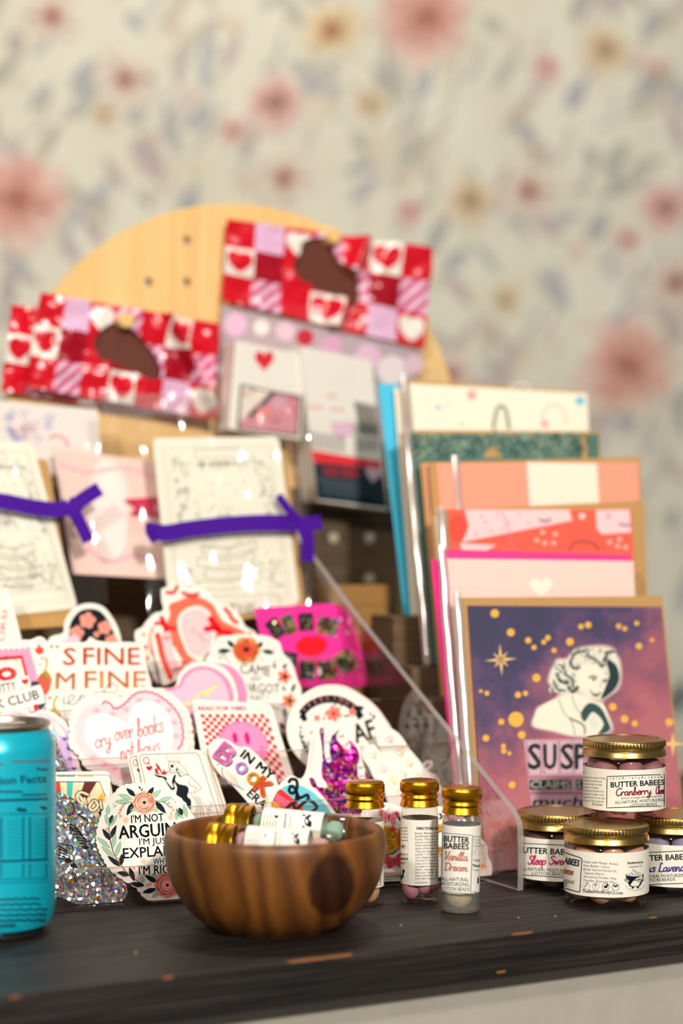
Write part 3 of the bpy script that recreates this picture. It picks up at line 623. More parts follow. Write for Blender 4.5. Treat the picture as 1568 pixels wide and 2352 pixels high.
gcard(5, 0.006, [(905, 890), (1330, 905), (1350, 1460), (950, 1465)], M['cream'], [(911, 897), (1325, 912), (1345, 1460), (956, 1460)], None, 'white card showing a narrow left edge beside the blue envelope', None, card_col='#efe4cc')
gcard(5, 0.012, [(868, 880), (1290, 900), (1320, 1450), (932, 1453)], M['blue'], None, None, 'sky blue envelope showing its long left edge at the rack back', None)

kb = PlaneMap(at(850, 1500, 1.262), 20, 0); fkb = Frame((kb.p0.x, kb.p0.y), 20)
ztop = kb(850, 1346).z; aL = (kb(760, 1500) - kb.p0).dot(kb.u); aR = (kb(893, 1500) - kb.p0).dot(kb.u)
box = empty('kraft_box', fkb((aL+aR)/2, .01, 0), 'plain tan kraft box standing between sticker stand and cards', 'box')
fbox('box_body', fkb, aL, aR, 0, .02, 0.0003, ztop - 0.012, M['kraftbox'], box); fbox('box_lid', fkb, aL - .0006, aR + .0006, -.0006, .0206, ztop - 0.0119, ztop, M['kraftbox'], box)

DPM = PlaneMap(at(600, 1176, 1.333), 22, 0); DPF = Frame((DPM.p0.x, DPM.p0.y), 22)
dx0 = (DPM(0, 1200) - DPM.p0).dot(DPM.u); dx1 = (DPM(912, 1200) - DPM.p0).dot(DPM.u)
dpan = fbox('pegboard_shade_panel', DPF, dx0, dx1, 0, 0.006, 0.0002, DPM(600, 1120).z, M['riser_and_shade'])  # dark sheet added to imitate deep shade on the lower pegboard
tag(dpan, 'added dark brown panel imitating shade on the pegboard, with pale discs for its lit holes', 'panel')
for hx, hy in ((765, 1235), (848, 1235), (848, 1328), (682, 1235), (765, 1420)):
    c_ = Art(DPM); c_.base(ell_pts(hx, hy, 11, 12, 0, 14), '#cfc4ae', 0.0008, L0=18); done(c_, 'lit_hole_disc', M['label'], dpan)  # pale discs imitate light seen through the pegboard holes

# ================================================================== checked bags on the pegboard
RD, DRD, LIL, WHT, PKS = '#d80f26', '#a80a22', '#e6b8d8', '#f3ece2', '#eeb2cc'
GRID = [[('r',), ('l',), ('rw',), ('s',), ('r',), ('wr',), ('r',)], [('wr',), ('d',), ('r',), ('d',), ('s',), ('d',), ('s',)], [('r',), ('s',), ('r',), ('wr',), ('r',), ('l',), ('rw',)]]
def check_col(u, v, dark=1.0):
    c = min(int(u*7), 6); r_ = min(int(v*3), 2); k = GRID[r_][c][0]; x, y = u*7 - c, v*3 - r_
    def hrt(): X = (x-.5)*2.6; Y = (.55-y)*2.9; return (X*X + Y*Y - 1)**3 - X*X*Y**3 < 0
    if k == 'r': return RD
    if k == 'd': return DRD
    if k == 'l': return LIL
    if k == 'wr': return RD if hrt() else WHT
    if k == 'rw': return WHT if hrt() else RD
    return '#f0c6da' if int((x + y)*4.2) % 2 else '#cf4d80'
def inside(P, x, y):
    r_ = False
    for i in range(len(P)):
        (x0, y0), (x1, y1) = P[i-1], P[i]
        if (y0 > y) != (y1 > y) and x < (x1-x0)*(y-y0)/(y1-y0) + x0: r_ = not r_
    return r_
HB = [(480 + x/2.9037, 480 + y/2.9037) for x, y in smooth([(548, 370), (600, 300), (620, 220), (700, 195), (790, 200), (830, 300), (880, 370), (960, 440), (1005, 500), (990, 600), (900, 610), (760, 560), (650, 500), (580, 460)], 4)]
HA = [(x/2.8, 640 + y/2.8) for x, y in smooth([(598, 430), (620, 360), (690, 300), (780, 270), (850, 330), (950, 430), (1010, 520), (1020, 640), (930, 640), (850, 600), (740, 550), (640, 520)], 4)]
HA2 = [(230 + (x-290)*1.5 + 60, 800 + (y-800)*1.5) for x, y in HA]
def check_bag(name, label, mp, q, hole, fold, pouch_q, lift=0.0125, seed=1.0):
    """printed header with a die-cut handle hole over a clear pouch; q = header corners tl, tr, br, bl"""
    root = empty(name, mp(*q[3]), label, 'gift bag', 'checked gift bags')
    NX, NY = 196, 96
    def wob(s_, t):
        z = 0.002 + 0.0035*noise.noise(Vector((s_*5 + seed, t*3, seed))) + 0.0015*noise.noise(Vector((s_*13, t*7 + seed, 2)))
        if fold:
            d = (s_ - fold[0] - fold[1]*t); z += 0.011*math.exp(-(d/0.035)**2) - 0.006*math.exp(-((d-.075)/0.04)**2)
        return z
    V, Fc = grid_quad(mp, q, NX, NY, wob); cols = []; keep = []
    for idx, f in enumerate(Fc):
        i, j = idx % NX, idx // NX; s_, t = (i+.5)/NX, (j+.5)/NY
        if hole:
            X = (q[0][0]*(1-s_) + q[1][0]*s_)*(1-t) + (q[3][0]*(1-s_) + q[2][0]*s_)*t; Y = (q[0][1]*(1-s_) + q[1][1]*s_)*(1-t) + (q[3][1]*(1-s_) + q[2][1]*s_)*t
            if inside(hole, X, Y): continue
        keep.append(f); cols.append(lin(check_col(s_, t)))
    if hole and fold:
        cx, cy = sum(p_[0] for p_ in hole)/len(hole), sum(p_[1] for p_ in hole)/len(hole); b_ = Art(mp); b_.base([(cx + (x-cx)*1.12, cy + (y-cy)*1.12) for x, y in hole], '#6a3a2e', 0.0004, L0=-88); done(b_, 'hole_shade_sheet', M['bagprint'], root)  # brown sheet behind the handle hole imitates the shaded pegboard
    mesh_obj('printed_header', V, keep, [M['bagprint']], root, cols=cols, smooth_sh=True)
    if pouch_q: sheet('clear_pouch', mp, pouch_q, lift, 0.003, M['film'], root, 34, 34, 6, seed)
    return root
MB = PlaneMap(at(745, 700, 1.352), 22, 1); MA = PlaneMap(at(280, 800, 1.293), 22, 1); MA2 = PlaneMap(at(280, 800, 1.303), 22, 1)
check_bag('checked_bag', 'upper red and pink checked heart bag hanging from the pegboard arch', MB, [(518, 503), (992, 570), (972, 802), (508, 690)], HB, (0.66, -0.12), [(500, 690), (990, 790), (905, 1180), (498, 1060)], lift=0.040, seed=1.0)
check_bag('checked_bag', 'front lower-left red checked heart bag with a folded right side', MA, [(92, 672), (502, 745), (490, 965), (55, 888)], HA, (0.72, 0.30), [(30, 880), (520, 930), (520, 1330), (40, 1310)], seed=3.3)
check_bag('checked_bag', 'red checked bag mostly hidden behind the front lower-left one', MA2, [(26, 700), (420, 752), (410, 962), (0, 898)], HA2, None, None, seed=5.1)
def peg(px, py, mp, label):
    p = BD(px, py, 0); L = abs((mp(px, py) - p).length) + 0.007; ax = Matrix((BD.u, Vector((0, 0, 1)), BD.n)).transposed()
    r = lathe('peg', [(0.0001, L), (0.0046, L), (0.0052, L - .001), (0.0052, 0.0002), (0.0001, 0.0002)], M['pine'], None, p, 24, axis=ax); tag(r, label, 'peg', 'wooden pegs'); return r
peg(748, 548, MB, 'round pine peg through the handle hole of the upper checked bag'); peg(270, 742, MA, 'round pine peg through the handle hole of the lower-left checked bag')
# contents of the upper bag
def flat_thing(name, label, cat, mp, q, col, draw, m='paper', th=0.0012, group=None, L0=0):
    a = Art(mp); a.base(q, col, th, L0=L0); a.L = L0 + 1
    if draw: draw(a)
    o = done(a, name, M[m]); return tag(o, label, cat, group)
MBc = PlaneMap(at(745, 950, 1.3215), 22, 2); MBd = PlaneMap(at(745, 950, 1.3185), 22, 2)
def dr1(a):
    a.crop(480, 780, 3.4087); a.heart(432, 172, 150, 165, '#e01228'); a.poly([(245, 345), (470, 395), (720, 440), (700, 760), (215, 700)], '#4a3f4c'); a.up(); a.poly([(262, 365), (470, 412), (700, 455), (685, 740), (235, 690)], '#d98f98'); a.up()
    a.poly([(262, 365), (480, 410), (300, 600), (240, 640)], '#efe0d0'); a.poly([(490, 405), (530, 415), (330, 610), (290, 600)], '#2a3342'); a.heart(400, 590, 140, 130, '#f0887e'); a.heart(540, 510, 120, 120, '#d9a3b4'); a.heart(520, 640, 100, 90, '#c98088')
    for x, y in ((290, 430), (340, 400), (650, 470), (660, 540), (690, 600)): a.heart(x, y, 34, 34, '#d22e44')
flat_thing('heart_card', 'white card with a small red heart inside the upper checked bag', 'card', MBc, [(541, 782), (700, 815), (690, 1010), (524, 985)], '#f0ebdf', dr1, th=0.022)
def dr2(a):
    a.crop(480, 780, 3.4087); a.heart(1070, 290, 120, 120, '#e9e2d6'); a.up(); a.heart(1070, 290, 90, 90, '#efe9dd'); a.poly([(940, 650), (1130, 640), (1130, 730), (1050, 790), (970, 740)], '#e8bcd0')
    for x, y, w_ in ((790, 540, 90), (960, 560, 90), (930, 450, 60)): a.line([(x, y - 14), (x + w_, y - 8)], 22, '#eeb3a8')
    for i in range(11): a.line([(790 + i*26, 720 + i*4), (800 + i*26, 850 + i*3)], 11, '#6f6a64')
    a.poly([(1130, 480), (1320, 520), (1330, 760), (1180, 740)], '#9b958a')
    for i in range(6): a.line([(1165 + i*28, 780), (1170 + i*28, 870)], 12, '#5f5b56')
    for i in range(5): a.curve([(1150 + i*30, 500 + i*12), (1180 + i*26, 600), (1170 + i*28, 720)], 9, '#5a5850')
    a.up(2); a.poly([(800, 865), (1345, 955), (1352, 1010), (815, 960)], '#e8202e'); a.poly([(815, 960), (1352, 1012), (1400, 1320), (845, 1250)], '#10202e'); a.up()
    a.poly([(895, 990), (1010, 1000), (1010, 1075), (895, 1060)], '#8c1a2c'); a.poly([(1030, 1000), (1170, 1015), (1170, 1090), (1030, 1075)], '#8c1a2c'); a.heart(1285, 1060, 130, 130, '#d9b8c4', 8)
    for i in range(5): a.line([(850 + i*9, 1085 + i*28), (1160 + i*4, 1130 + i*30)], 11, '#4d5c66')
flat_thing('valentine_packet', 'white and black packet with a red band inside the upper checked bag', 'packet', MBd, [(688, 795), (852, 828), (893, 1172), (728, 1150)], '#efe8dc', dr2, th=0.028)
def dr3(a):
    for x, y, r_, c in ((541, 745, 26, '#e9bcd6'), (655, 760, 22, '#e9c3d3'), (760, 795, 24, '#dba4c2'), (845, 820, 30, '#e6bcd2'), (900, 850, 34, '#ecdfe0'), (700, 775, 20, '#c01a30'), (600, 752, 18, '#f0e6de'), (520, 850, 18, '#f0e8e0'), (950, 838, 22, '#e3c0cf')): a.ell(x, y, r_, r_, c)
flat_thing('dotted_tissue', 'pale tissue sheet with pink dots inside the upper checked bag', 'tissue', PlaneMap(at(745, 950, 1.3515), 22, 2), [(508, 700), (968, 806), (900, 1050), (500, 960)], '#b9a6ac', dr3)

# ================================================================== pink packages and purple-ribboned book cards
TP = lambda b, z=0.122, lean=20: PlaneMap(SF(0, b, z), 20, lean)
def dr4(a):
    a.poly(smooth([(215, 1075), (260, 1060), (290, 1120), (285, 1260), (230, 1285), (205, 1200)], 4), '#f5ded6'); a.up()
    a.curve([(140, 1065), (200, 1085), (280, 1075), (360, 1095)], 7, '#ecb0ba'); a.curve([(200, 1260), (250, 1290), (310, 1275), (360, 1285)], 7, '#e9a9bd'); a.ell(250, 1110, 20, 26, '#f4e3d8')
flat_thing('pink_packet', 'pale pink book packet between the two purple-ribboned cards', 'packet', TP(.222), [(122, 1030), (378, 1062), (392, 1330), (168, 1318)], '#eec9bd', dr4)
flat_thing('red_tag', 'small crimson paper tag on the pale pink packet', 'tag', TP(.2185), [(285, 1147), (372, 1140), (376, 1184), (300, 1180), (312, 1164)], '#c8184a', None)
def dr5(a):
    rg = random.Random(8)
    for i in range(26):
        x, y = rg.uniform(5, 110), rg.uniform(945, 1010); a.curve([(x, y), (x+8, y-8), (x+16, y), (x+6, y+8)], 3, '#a8a6d0')
    a.curve([(115, 1005), (130, 1000), (150, 1010), (155, 1025)], 6, '#d88a90'); a.ell(60, 985, 36, 20, '#e9cfc9')
flat_thing('printed_packet', 'white packet with blue scribble print at the left frame edge', 'packet', TP(.236), [(-60, 915), (225, 940), (235, 1100), (-60, 1080)], '#dcd3cb', dr5)
INK = '#a5a194'; INK2 = '#c0bbab'
def tarot(a, q, right):
    # frame lines and engraving, in the unit square of the card
    def U(s_, t): return ((q[0][0]*(1-s_) + q[1][0]*s_)*(1-t) + (q[3][0]*(1-s_) + q[2][0]*s_)*t, (q[0][1]*(1-s_) + q[1][1]*s_)*(1-t) + (q[3][1]*(1-s_) + q[2][1]*s_)*t)
    def ln(pts, wd, c=INK, cl=False): a.line([U(*p) for p in pts], wd, c, cl)
    def cv(pts, wd, c=INK, cl=False): a.line(smooth([U(*p) for p in pts], 5, cl), wd, c, cl)
    ln([(.07, .05), (.93, .05), (.93, .95), (.07, .95)], 2.2, INK2, True); ln([(.1, .07), (.9, .07), (.9, .93), (.1, .93)], 1.6, INK2, True)
    rg = random.Random(11)
    for sx in (0, 1):
        for i in range(46):
            t = rg.uniform(.1, .55); w_ = .16*(1 - t*1.2); s_ = .12 + rg.uniform(0, w_); s_ = 1 - s_ if sx else s_
            cv([(s_, t), (s_ + .015, t - .012), (s_ + .03, t), (s_ + .012, t + .014)], 1.7, rg.choice([INK, INK2]))
        for i in range(30):
            t = rg.uniform(.72, .9); s_ = .12 + rg.uniform(0, .1); s_ = 1 - s_ if sx else s_
            cv([(s_, t), (s_ + .015, t - .012), (s_ + .03, t)], 1.6, rg.choice([INK, INK2]))
    for i in range(60):
        x = .5 + rg.gauss(0, .13); cv([(x, .15 + rg.uniform(-.02, .05)), (x + .015, .14), (x + .03, .16)], 1.5, rg.choice([INK, INK2]))
    for i in range(40): s_, t = rg.uniform(.25, .75), rg.uniform(.24, .45); a.star(*U(s_, t), 4, INK2, 4, .4)
    a.outline(rquad([U(.32, .065), U(.68, .065), U(.68, .115), U(.32, .115)], 8), 2, INK)
    # cat / figure above a pile of books
    cv([(.4, .52), (.43, .46), (.5, .44), (.57, .46), (.6, .52)], 3); a.ell(*U(.5, .475), 12, 9, INK2); cv([(.27, .44), (.29, .42), (.31, .45)], 3)
    for i, (x0, x1, t) in enumerate(((.3, .72, .60), (.25, .7, .665), (.3, .75, .73), (.24, .72, .79))):
        cv([(x0, t), (.5, t + .025), (x1, t)], 2.6); cv([(x0, t + .045), (.5, t + .07), (x1, t + .045)], 2.2); ln([(x0, t), (x0, t + .045)], 2.2); ln([(x1, t), (x1, t + .045)], 2.2); ln([(.5, t + .025), (.5, t + .07)], 1.6, INK2)
    for i in range(50): s_, t = rg.uniform(.2, .8), rg.uniform(.56, .84); cv([(s_, t), (s_ + .02, t - .01), (s_ + .04, t + .006)], 1.4, INK2)
    if not right: cv([(.55, .68), (.64, .72), (.66, .78), (.6, .8), (.62, .74)], 3)
def ribbon_strip(mp, pts, wd, L, name, parent, tw=None):
    a = Art(mp); n = len(pts); Lf = []; Rt = []
    for i in range(n):
        p0, p1 = pts[max(i-1, 0)], pts[min(i+1, n-1)]; dx, dy = p1[0]-p0[0], p1[1]-p0[1]; l = math.hypot(dx, dy) or 1; w_ = wd[i] if isinstance(wd, (list, tuple)) else wd
        nx, ny = -dy/l*w_/2, dx/l*w_/2; Lf.append((pts[i][0]-nx, pts[i][1]-ny)); Rt.append((pts[i][0]+nx, pts[i][1]+ny))
    k = [L + 8*math.sin(i*0.35) for i in range(n)]
    vs = [mp(*Lf[i], k[i]) for i in range(n)] + [mp(*Rt[i], k[i] + 16) for i in range(n)]
    return mesh_obj(name, vs, [(i, i+1, n+i+1, n+i) for i in range(n-1)], [M['ribbon']], parent, smooth_sh=True)
def book_card(label, mp, q, kq, right, strip, sw, bow, bag_q, title, seed):
    root = empty('ribboned_book_card', mp(*q[3]), label, 'book card', 'ribboned book cards')
    k = Art(mp); k.base(rquad(kq, 12), '#c99a5c', 0.002, L0=-14); done(k, 'kraft_backing', M['kraft'], root)
    a = Art(mp); a.base(rquad(q, 16), '#efe9d6', 0.0005, L0=2); a.L = 3; tarot(a, q, right)
    t = title; a.outline(rquad(t[0], 10), 2, INK); a.text(t[1], t[2][0], t[2][1], t[3], '#6d695f', ang=t[4], w=t[5], align='c')
    done(a, 'printed_card', M['paper'], root)
    sheet('cellophane_wrap', mp, bag_q, 0.0045, 0.0028, M['film'], root, 40, 40, 6, seed)
    ribbon_strip(mp, smooth(strip, 6, False), sw, 210, 'ribbon_band', root)
    for i, (pts, wd) in enumerate(bow): ribbon_strip(mp, smooth(pts, 6, False), wd, 216 + 14*i, 'ribbon_tail' if i else 'ribbon_knot', root)
    return root
book_card('left purple-ribboned engraved card wrapped in cellophane, lettered Fantasy', TP(.203), [(-142, 1005), (74, 1018), (179, 1397), (-40, 1420)], [(-130, 1040), (110, 1055), (172, 1436), (-30, 1450)], False,
          [(-90, 1155), (0, 1163), (70, 1176), (130, 1182), (152, 1172)], 36, [([(146, 1168), (160, 1178), (170, 1192)], 40), ([(156, 1180), (185, 1158), (222, 1134)], 34), ([(160, 1186), (176, 1215), (196, 1256)], 30)],
          [(-150, 985), (225, 1025), (245, 1390), (-60, 1440)], ([(-30, 1338), (92, 1316), (120, 1352), (-20, 1368)], 'Fantasy', (44, 1350), 13, 4, 68), 21.0)
book_card('right purple-ribboned engraved card wrapped in cellophane with a bow at its edge', TP(.198, lean=14), [(350, 1006), (640, 1003), (688, 1388), (392, 1432)], [(372, 1040), (655, 1030), (702, 1400), (410, 1445)], True,
          [(338, 1226), (372, 1232), (430, 1222), (520, 1212), (610, 1208), (668, 1210)], 38, [([(650, 1206), (690, 1212), (727, 1206)], 34), ([(628, 1146), (650, 1178), (682, 1212)], 20), ([(682, 1216), (694, 1250), (694, 1298)], 30), ([(336, 1210), (334, 1230), (348, 1252)], 22)],
          [(270, 955), (706, 968), (706, 1400), (340, 1430)], ([(470, 1370), (640, 1364), (644, 1408), (474, 1414)], 'THE', (556, 1407), 20, 1, 60), 33.0)
rb = bpy.data.objects['ribboned_book_card.001']; sheet('bag_flap', TP(.206, lean=14), [(226, 904), (506, 916), (508, 960), (232, 962)], 0.004, 0.0015, M['lip'], rb, 20, 6, 5, 3.0)

# ================================================================== die-cut stickers in the stand
WH = '#f1ebdd'; NV = '#071420'; TEAL = '#123c42'
def SP(k, off, lean=25): return PlaneMap(SF(0, DT*k + 0.0045 + off, 0.0022 + DZ*k), 20, lean, zmin=0.0021 + DZ*k)
def sticker(label, k, off, outline, draw, col=WH, name='sticker', mats=('print',), basem=0, crop=(0, 0, 1), th=0.0005, lean=25):
    a = Art(SP(k, off, lean)); a.crop(*crop); a.base(outline, col, th, m=basem); a.L = 2
    if draw: draw(a)
    return tag(done(a, name, [M[m] for m in mats]), label, 'sticker', 'die-cut stickers in the stand')
Z1 = (0, 1320, 2.9037); Z2 = (0, 1660, 3.5636); Z3 = (380, 1380, 3.2667); Z4 = (380, 1660, 3.0154); Z5 = (640, 1560, 2.8)
S1 = (0, 1340, 6.0308); S2 = (860, 1640, 4.6118); S3 = (120, 1560, 4.6118); S4 = (300, 1320, 4.9)

# ---- tier 4
def d_urs(a):
    a.text('URSI', 60, 800, 78, '#b01e34', ang=84, w=420)
    for i in range(9): a.line([(205 - i*11, 800 - i*45), (200 - i*11, 775 - i*45)], 7, '#b01e34')
sticker('white ticket sticker with red upright lettering, cut off by the left edge', 4, 0.004, [(-500, 100), (80, 60), (150, 200), (305, 800), (330, 1500), (-500, 1500)], d_urs, crop=S1)
def d_tomb(a):
    a.poly(smooth([(955, 700), (960, 600), (1010, 480), (1110, 380), (1240, 350), (1370, 375), (1470, 470), (1560, 640), (1640, 900), (1660, 1500), (960, 1500)], 4), '#0d1422'); a.up()
    for x, y, r_ in ((1210, 515, 110), (1450, 615, 95), (1060, 690, 100), (1335, 708, 42), (1545, 800, 90)): a.flower(x, y, r_, 5, '#f59a86', '#c4584a', rot=-80, rc=.16, plump=.75)
sticker('black arched sticker with small coral blossoms and a white rim', 4, 0.007, smooth([(650, 815), (870, 690), (885, 570), (950, 420), (1080, 310), (1250, 275), (1420, 320), (1540, 450), (1640, 640), (1690, 900), (1700, 1500), (640, 1500)], 4), d_tomb, crop=S1)
sticker('small pale pink pointed sticker corner above the orange lettering', 4, 0.003, [(800, 830), (1040, 700), (1110, 790), (1110, 1200), (800, 1200)], lambda a: a.line([(1030, 720), (1060, 900)], 8, '#d9b4c0'), col='#eec3cf', crop=S1)
def mirror(a, dx=0):
    q = smooth([(430, 340), (540, 290), (680, 235), (800, 260), (920, 330), (980, 430), (1040, 520), (1180, 590), (1300, 660), (1100, 700), (1000, 800), (900, 900), (700, 970), (640, 1010), (560, 930), (500, 830), (450, 760), (430, 650), (400, 560), (440, 450)], 4)
    a.poly(q, '#f26a50'); a.up(); a.poly(smooth([(600, 400), (740, 350), (860, 400), (930, 520), (960, 640), (900, 850), (760, 950), (650, 900), (590, 780), (540, 640), (530, 500)], 5), '#f7ebdf'); a.up()
    a.poly(smooth([(620, 420), (740, 380), (840, 420), (900, 520), (930, 640), (880, 830), (770, 920), (670, 880), (610, 770), (570, 640), (560, 500)], 5), '#f5c2c2'); a.up()
    R_ = '#f4061a'
    a.curve([(405, 200), (470, 205), (500, 180), (520, 130)], 42, R_); a.curve([(585, 205), (640, 225), (700, 232), (755, 215)], 42, R_); a.ell(655, 122, 16, 14, R_)
    a.curve([(345, 485), (380, 560), (400, 620)], 54, R_); a.curve([(280, 550), (340, 545), (390, 590), (490, 605)], 42, R_); a.curve([(380, 640), (400, 600)], 30, R_)
    a.curve([(900, 500), (940, 560), (985, 610)], 74, R_); a.curve([(850, 615), (930, 600), (1010, 640), (1120, 655)], 64, R_); a.curve([(1060, 385), (1110, 440), (1140, 500), (1195, 540)], 46, '#f0281e'); a.ell(1340, 660, 18, 20, R_)
    a.curve([(580, 980), (610, 1000), (550, 1060)], 28, R_)
    a.curve([(400, 690), (420, 850), (470, 1000), (520, 1090)], 110, '#f5c2c2'); a.up(); a.curve([(300, 680), (330, 800), (350, 900), (400, 1040), (450, 1160)], 62, '#f04a34'); a.L -= 1
    a.line([(680, 610), (790, 690)], 14, '#e58a98'); a.line([(790, 670), (830, 760)], 10, '#e58a98'); a.line([(770, 720), (880, 760)], 9, '#e58a98')
sticker('red bow framed pink mirror sticker, front one of the pair', 4, 0.003, smooth([(345, 200), (350, 160), (430, 130), (480, 90), (560, 95), (660, 90), (760, 130), (860, 190), (980, 320), (1100, 350), (1230, 470), (1290, 580), (1390, 640), (1400, 700), (1200, 760), (1000, 900), (800, 1000), (640, 1140), (480, 1200), (360, 1240), (320, 1100), (270, 900), (245, 720), (265, 620), (255, 560), (285, 500), (330, 440), (370, 380), (350, 300)], 4), mirror, crop=S4)
def mirror2(a):
    a.ell(145, 675, 16, 24, '#ee1c22'); a.poly([(140, 790), (190, 790), (180, 880), (215, 960), (165, 970), (185, 880)], '#ee1c22'); a.curve([(235, 610), (205, 720), (220, 840), (240, 900)], 26, '#f3907a')
sticker('red bow framed pink mirror sticker, rear one showing its left side', 4, 0.009, smooth([(330, 420), (200, 500), (130, 590), (50, 640), (60, 760), (120, 800), (180, 1010), (270, 1180), (350, 1230), (600, 1150), (800, 800), (700, 500)], 4), mirror2, crop=S4)
def d_slow(a):
    for i, (cx, cy, an, w_, h_, ch) in enumerate(((822, 208, -35, 100, 150, 'S'), (925, 180, -25, 90, 150, 'L'), (1053, 158, -5, 110, 130, 'O'), (1215, 190, 12, 150, 130, 'W'), (930, 440, 10, 110, 110, 'B'), (1062, 520, 4, 120, 140, 'U'), (1215, 520, -6, 140, 140, 'R'), (1350, 455, -30, 140, 160, 'N'))):
        q = rot_pts([(cx-w_/2, cy-h_/2), (cx+w_/2, cy-h_/2), (cx+w_/2, cy+h_/2), (cx-w_/2, cy+h_/2)], cx, cy, an); a.poly(q, '#08141a', m=0 if i in (0, 2, 4) else 1)
        a.up(); a.text(ch, cx - h_*.28*math.sin(R(an))*-1 * 0 + (-h_*.33)*math.sin(R(an)), cy + h_*.33*math.cos(R(an)), h_*.66, '#c9b46a' if i in (0, 2, 4) else '#12262c', ang=-an, w=w_*.62, bold=.03, align='c', m=1 if i in (0, 2, 4) else 0); a.L -= 1
    a.up(2); a.poly(smooth([(975, 350), (1010, 290), (1070, 262), (1095, 275), (1120, 262), (1180, 280), (1215, 335), (1170, 390), (1100, 418), (1030, 405)], 5), '#f00c1e'); a.up(); a.curve([(990, 345), (1050, 338), (1095, 346), (1150, 336), (1205, 338)], 8, '#c2061a')
sticker('hot pink rounded square sticker with red lips and glitter letters', 4, 0.0035, smooth([(672, 85), (690, 55), (900, 40), (1200, 22), (1280, 30), (1340, 65), (1390, 130), (1440, 290), (1490, 480), (1505, 620), (1480, 665), (1300, 690), (900, 720), (800, 600), (720, 300)], 4), d_slow, col='#ee2e96', mats=('print', 'glit_gold'), crop=Z3, lean=16)
sticker('black floral sticker corner beside the mirror stickers', 4, 0.0125, [(180, 1030), (220, 1040), (360, 1200), (250, 1290), (200, 1180), (0, 1100), (0, 740), (70, 730)], lambda a: a.flower(225, 1180, 40, 5, '#f59a86'), col='#0d1422', crop=S4)
# ---- tier 3
def d_smut(a):
    st = [(-200, 905)]
    for i in range(6): x = -60 + i*75; st += [(x, 905 - i*4), (x + 12, 930 - i*4), (x + 40, 930 - i*4), (x + 52, 900 - i*4)]
    st += [(380, 870)]
    for i in range(9): x = 400 + i*17; y = 900 + i*60; st += [(x + 20, y), (x + 28, y + 12), (x + 5, y + 26), (x + 12, y + 44)]
    st += [(620, 1700), (650, 1740), (600, 1790), (500, 1800), (-200, 1800)]
    a.poly(st, '#f39ab8'); a.up(); a.poly([(-200, 1040), (310, 995), (395, 1320), (520, 1780), (-200, 1780)], '#e8262e'); a.up(); a.poly([(-200, 1080), (285, 1045), (350, 1300), (480, 1780), (-200, 1780)], WH); a.up()
    a.poly(smooth([(420, 1390), (560, 1370), (600, 1500), (640, 1650), (560, 1750), (520, 1700)], 4), '#3a4450'); a.ell(90, 1255, 140, 95, '#e6152a', -6); a.curve([(40, 1050), (150, 1045), (250, 1080), (285, 1140), (270, 1190), (240, 1215)], 7, '#1c2b36'); a.curve([(20, 1060), (60, 1110), (100, 1100), (90, 1065), (40, 1060)], 7, '#1c2b36'); a.curve([(-20, 1080), (10, 1040), (110, 1000)], 9, '#1c2b36'); a.up(); a.ell(88, 1258, 62, 36, WH, -6)
    for x, y in ((35, 1205), (90, 1190), (160, 1195), (200, 1220), (190, 1258), (145, 1300), (85, 1305)): a.ell(x, y, 9, 8, '#f6b0b4', n=8)
    a.up(); q = [(-200, 1420), (390, 1275), (430, 1425), (-200, 1590)]; a.poly(q, '#f6eee2'); a.outline(q, 3, '#59504c'); q = [(-200, 1590), (565, 1400), (635, 1655), (-200, 1850)]; a.poly(q, '#f6eee2'); a.outline(q, 3, '#59504c'); a.up()
    a.text('SMUTTY', -190, 1560, 108, NV, ang=13, w=430, bold=.008); a.heart(348, 1370, 100, 95, '#e01a30', -10); a.text('BOOK CLUB', -420, 1845, 125, NV, ang=14.5, w=1000, bold=.012)
    a.poly(smooth([(475, 890), (500, 910), (520, 870), (540, 830), (555, 880), (595, 895), (600, 950), (550, 985), (500, 960)], 4), '#e8483e'); a.star(585, 1035, 40, '#c8848c'); a.star(550, 1125, 26, '#e0506a'); a.star(688, 1585, 42, '#c04050'); a.star(405, 1745, 34, '#e89aa0')
    a.poly(smooth([(520, 1330), (560, 1260), (630, 1230), (700, 1280), (710, 1350), (680, 1480), (625, 1545), (560, 1420)], 4), '#ea5a44'); a.curve([(655, 1095), (640, 1150), (625, 1210)], 26, '#c9ae4c'); a.poly(smooth([(620, 1200), (690, 1255), (705, 1330), (660, 1310), (630, 1340), (590, 1320), (530, 1300), (580, 1250)], 4), '#cdb257'); a.curve([(790, 1570), (750, 1630), (750, 1740)], 30, '#c9ae4c'); a.poly(smooth([(670, 1790), (750, 1720), (830, 1790), (840, 1850), (790, 1830), (740, 1850)], 4), '#cdb257'); a.poly(smooth([(770, 1830), (840, 1820), (830, 1870), (800, 1865)], 4), '#e85a48')
    a.curve([(495, 1690), (520, 1800)], 40, '#e8262e')
sticker('postage stamp style sticker lettered with book club banners and strawberries', 3, 0.0025, smooth([(-300, 800), (0, 815), (250, 800), (330, 780), (420, 780), (540, 735), (610, 760), (650, 820), (640, 950), (620, 1080), (690, 1090), (730, 1200), (745, 1350), (720, 1500), (830, 1540), (850, 1650), (880, 1800), (880, 2000), (600, 2100), (-300, 2100)], 4), d_smut, crop=S1)
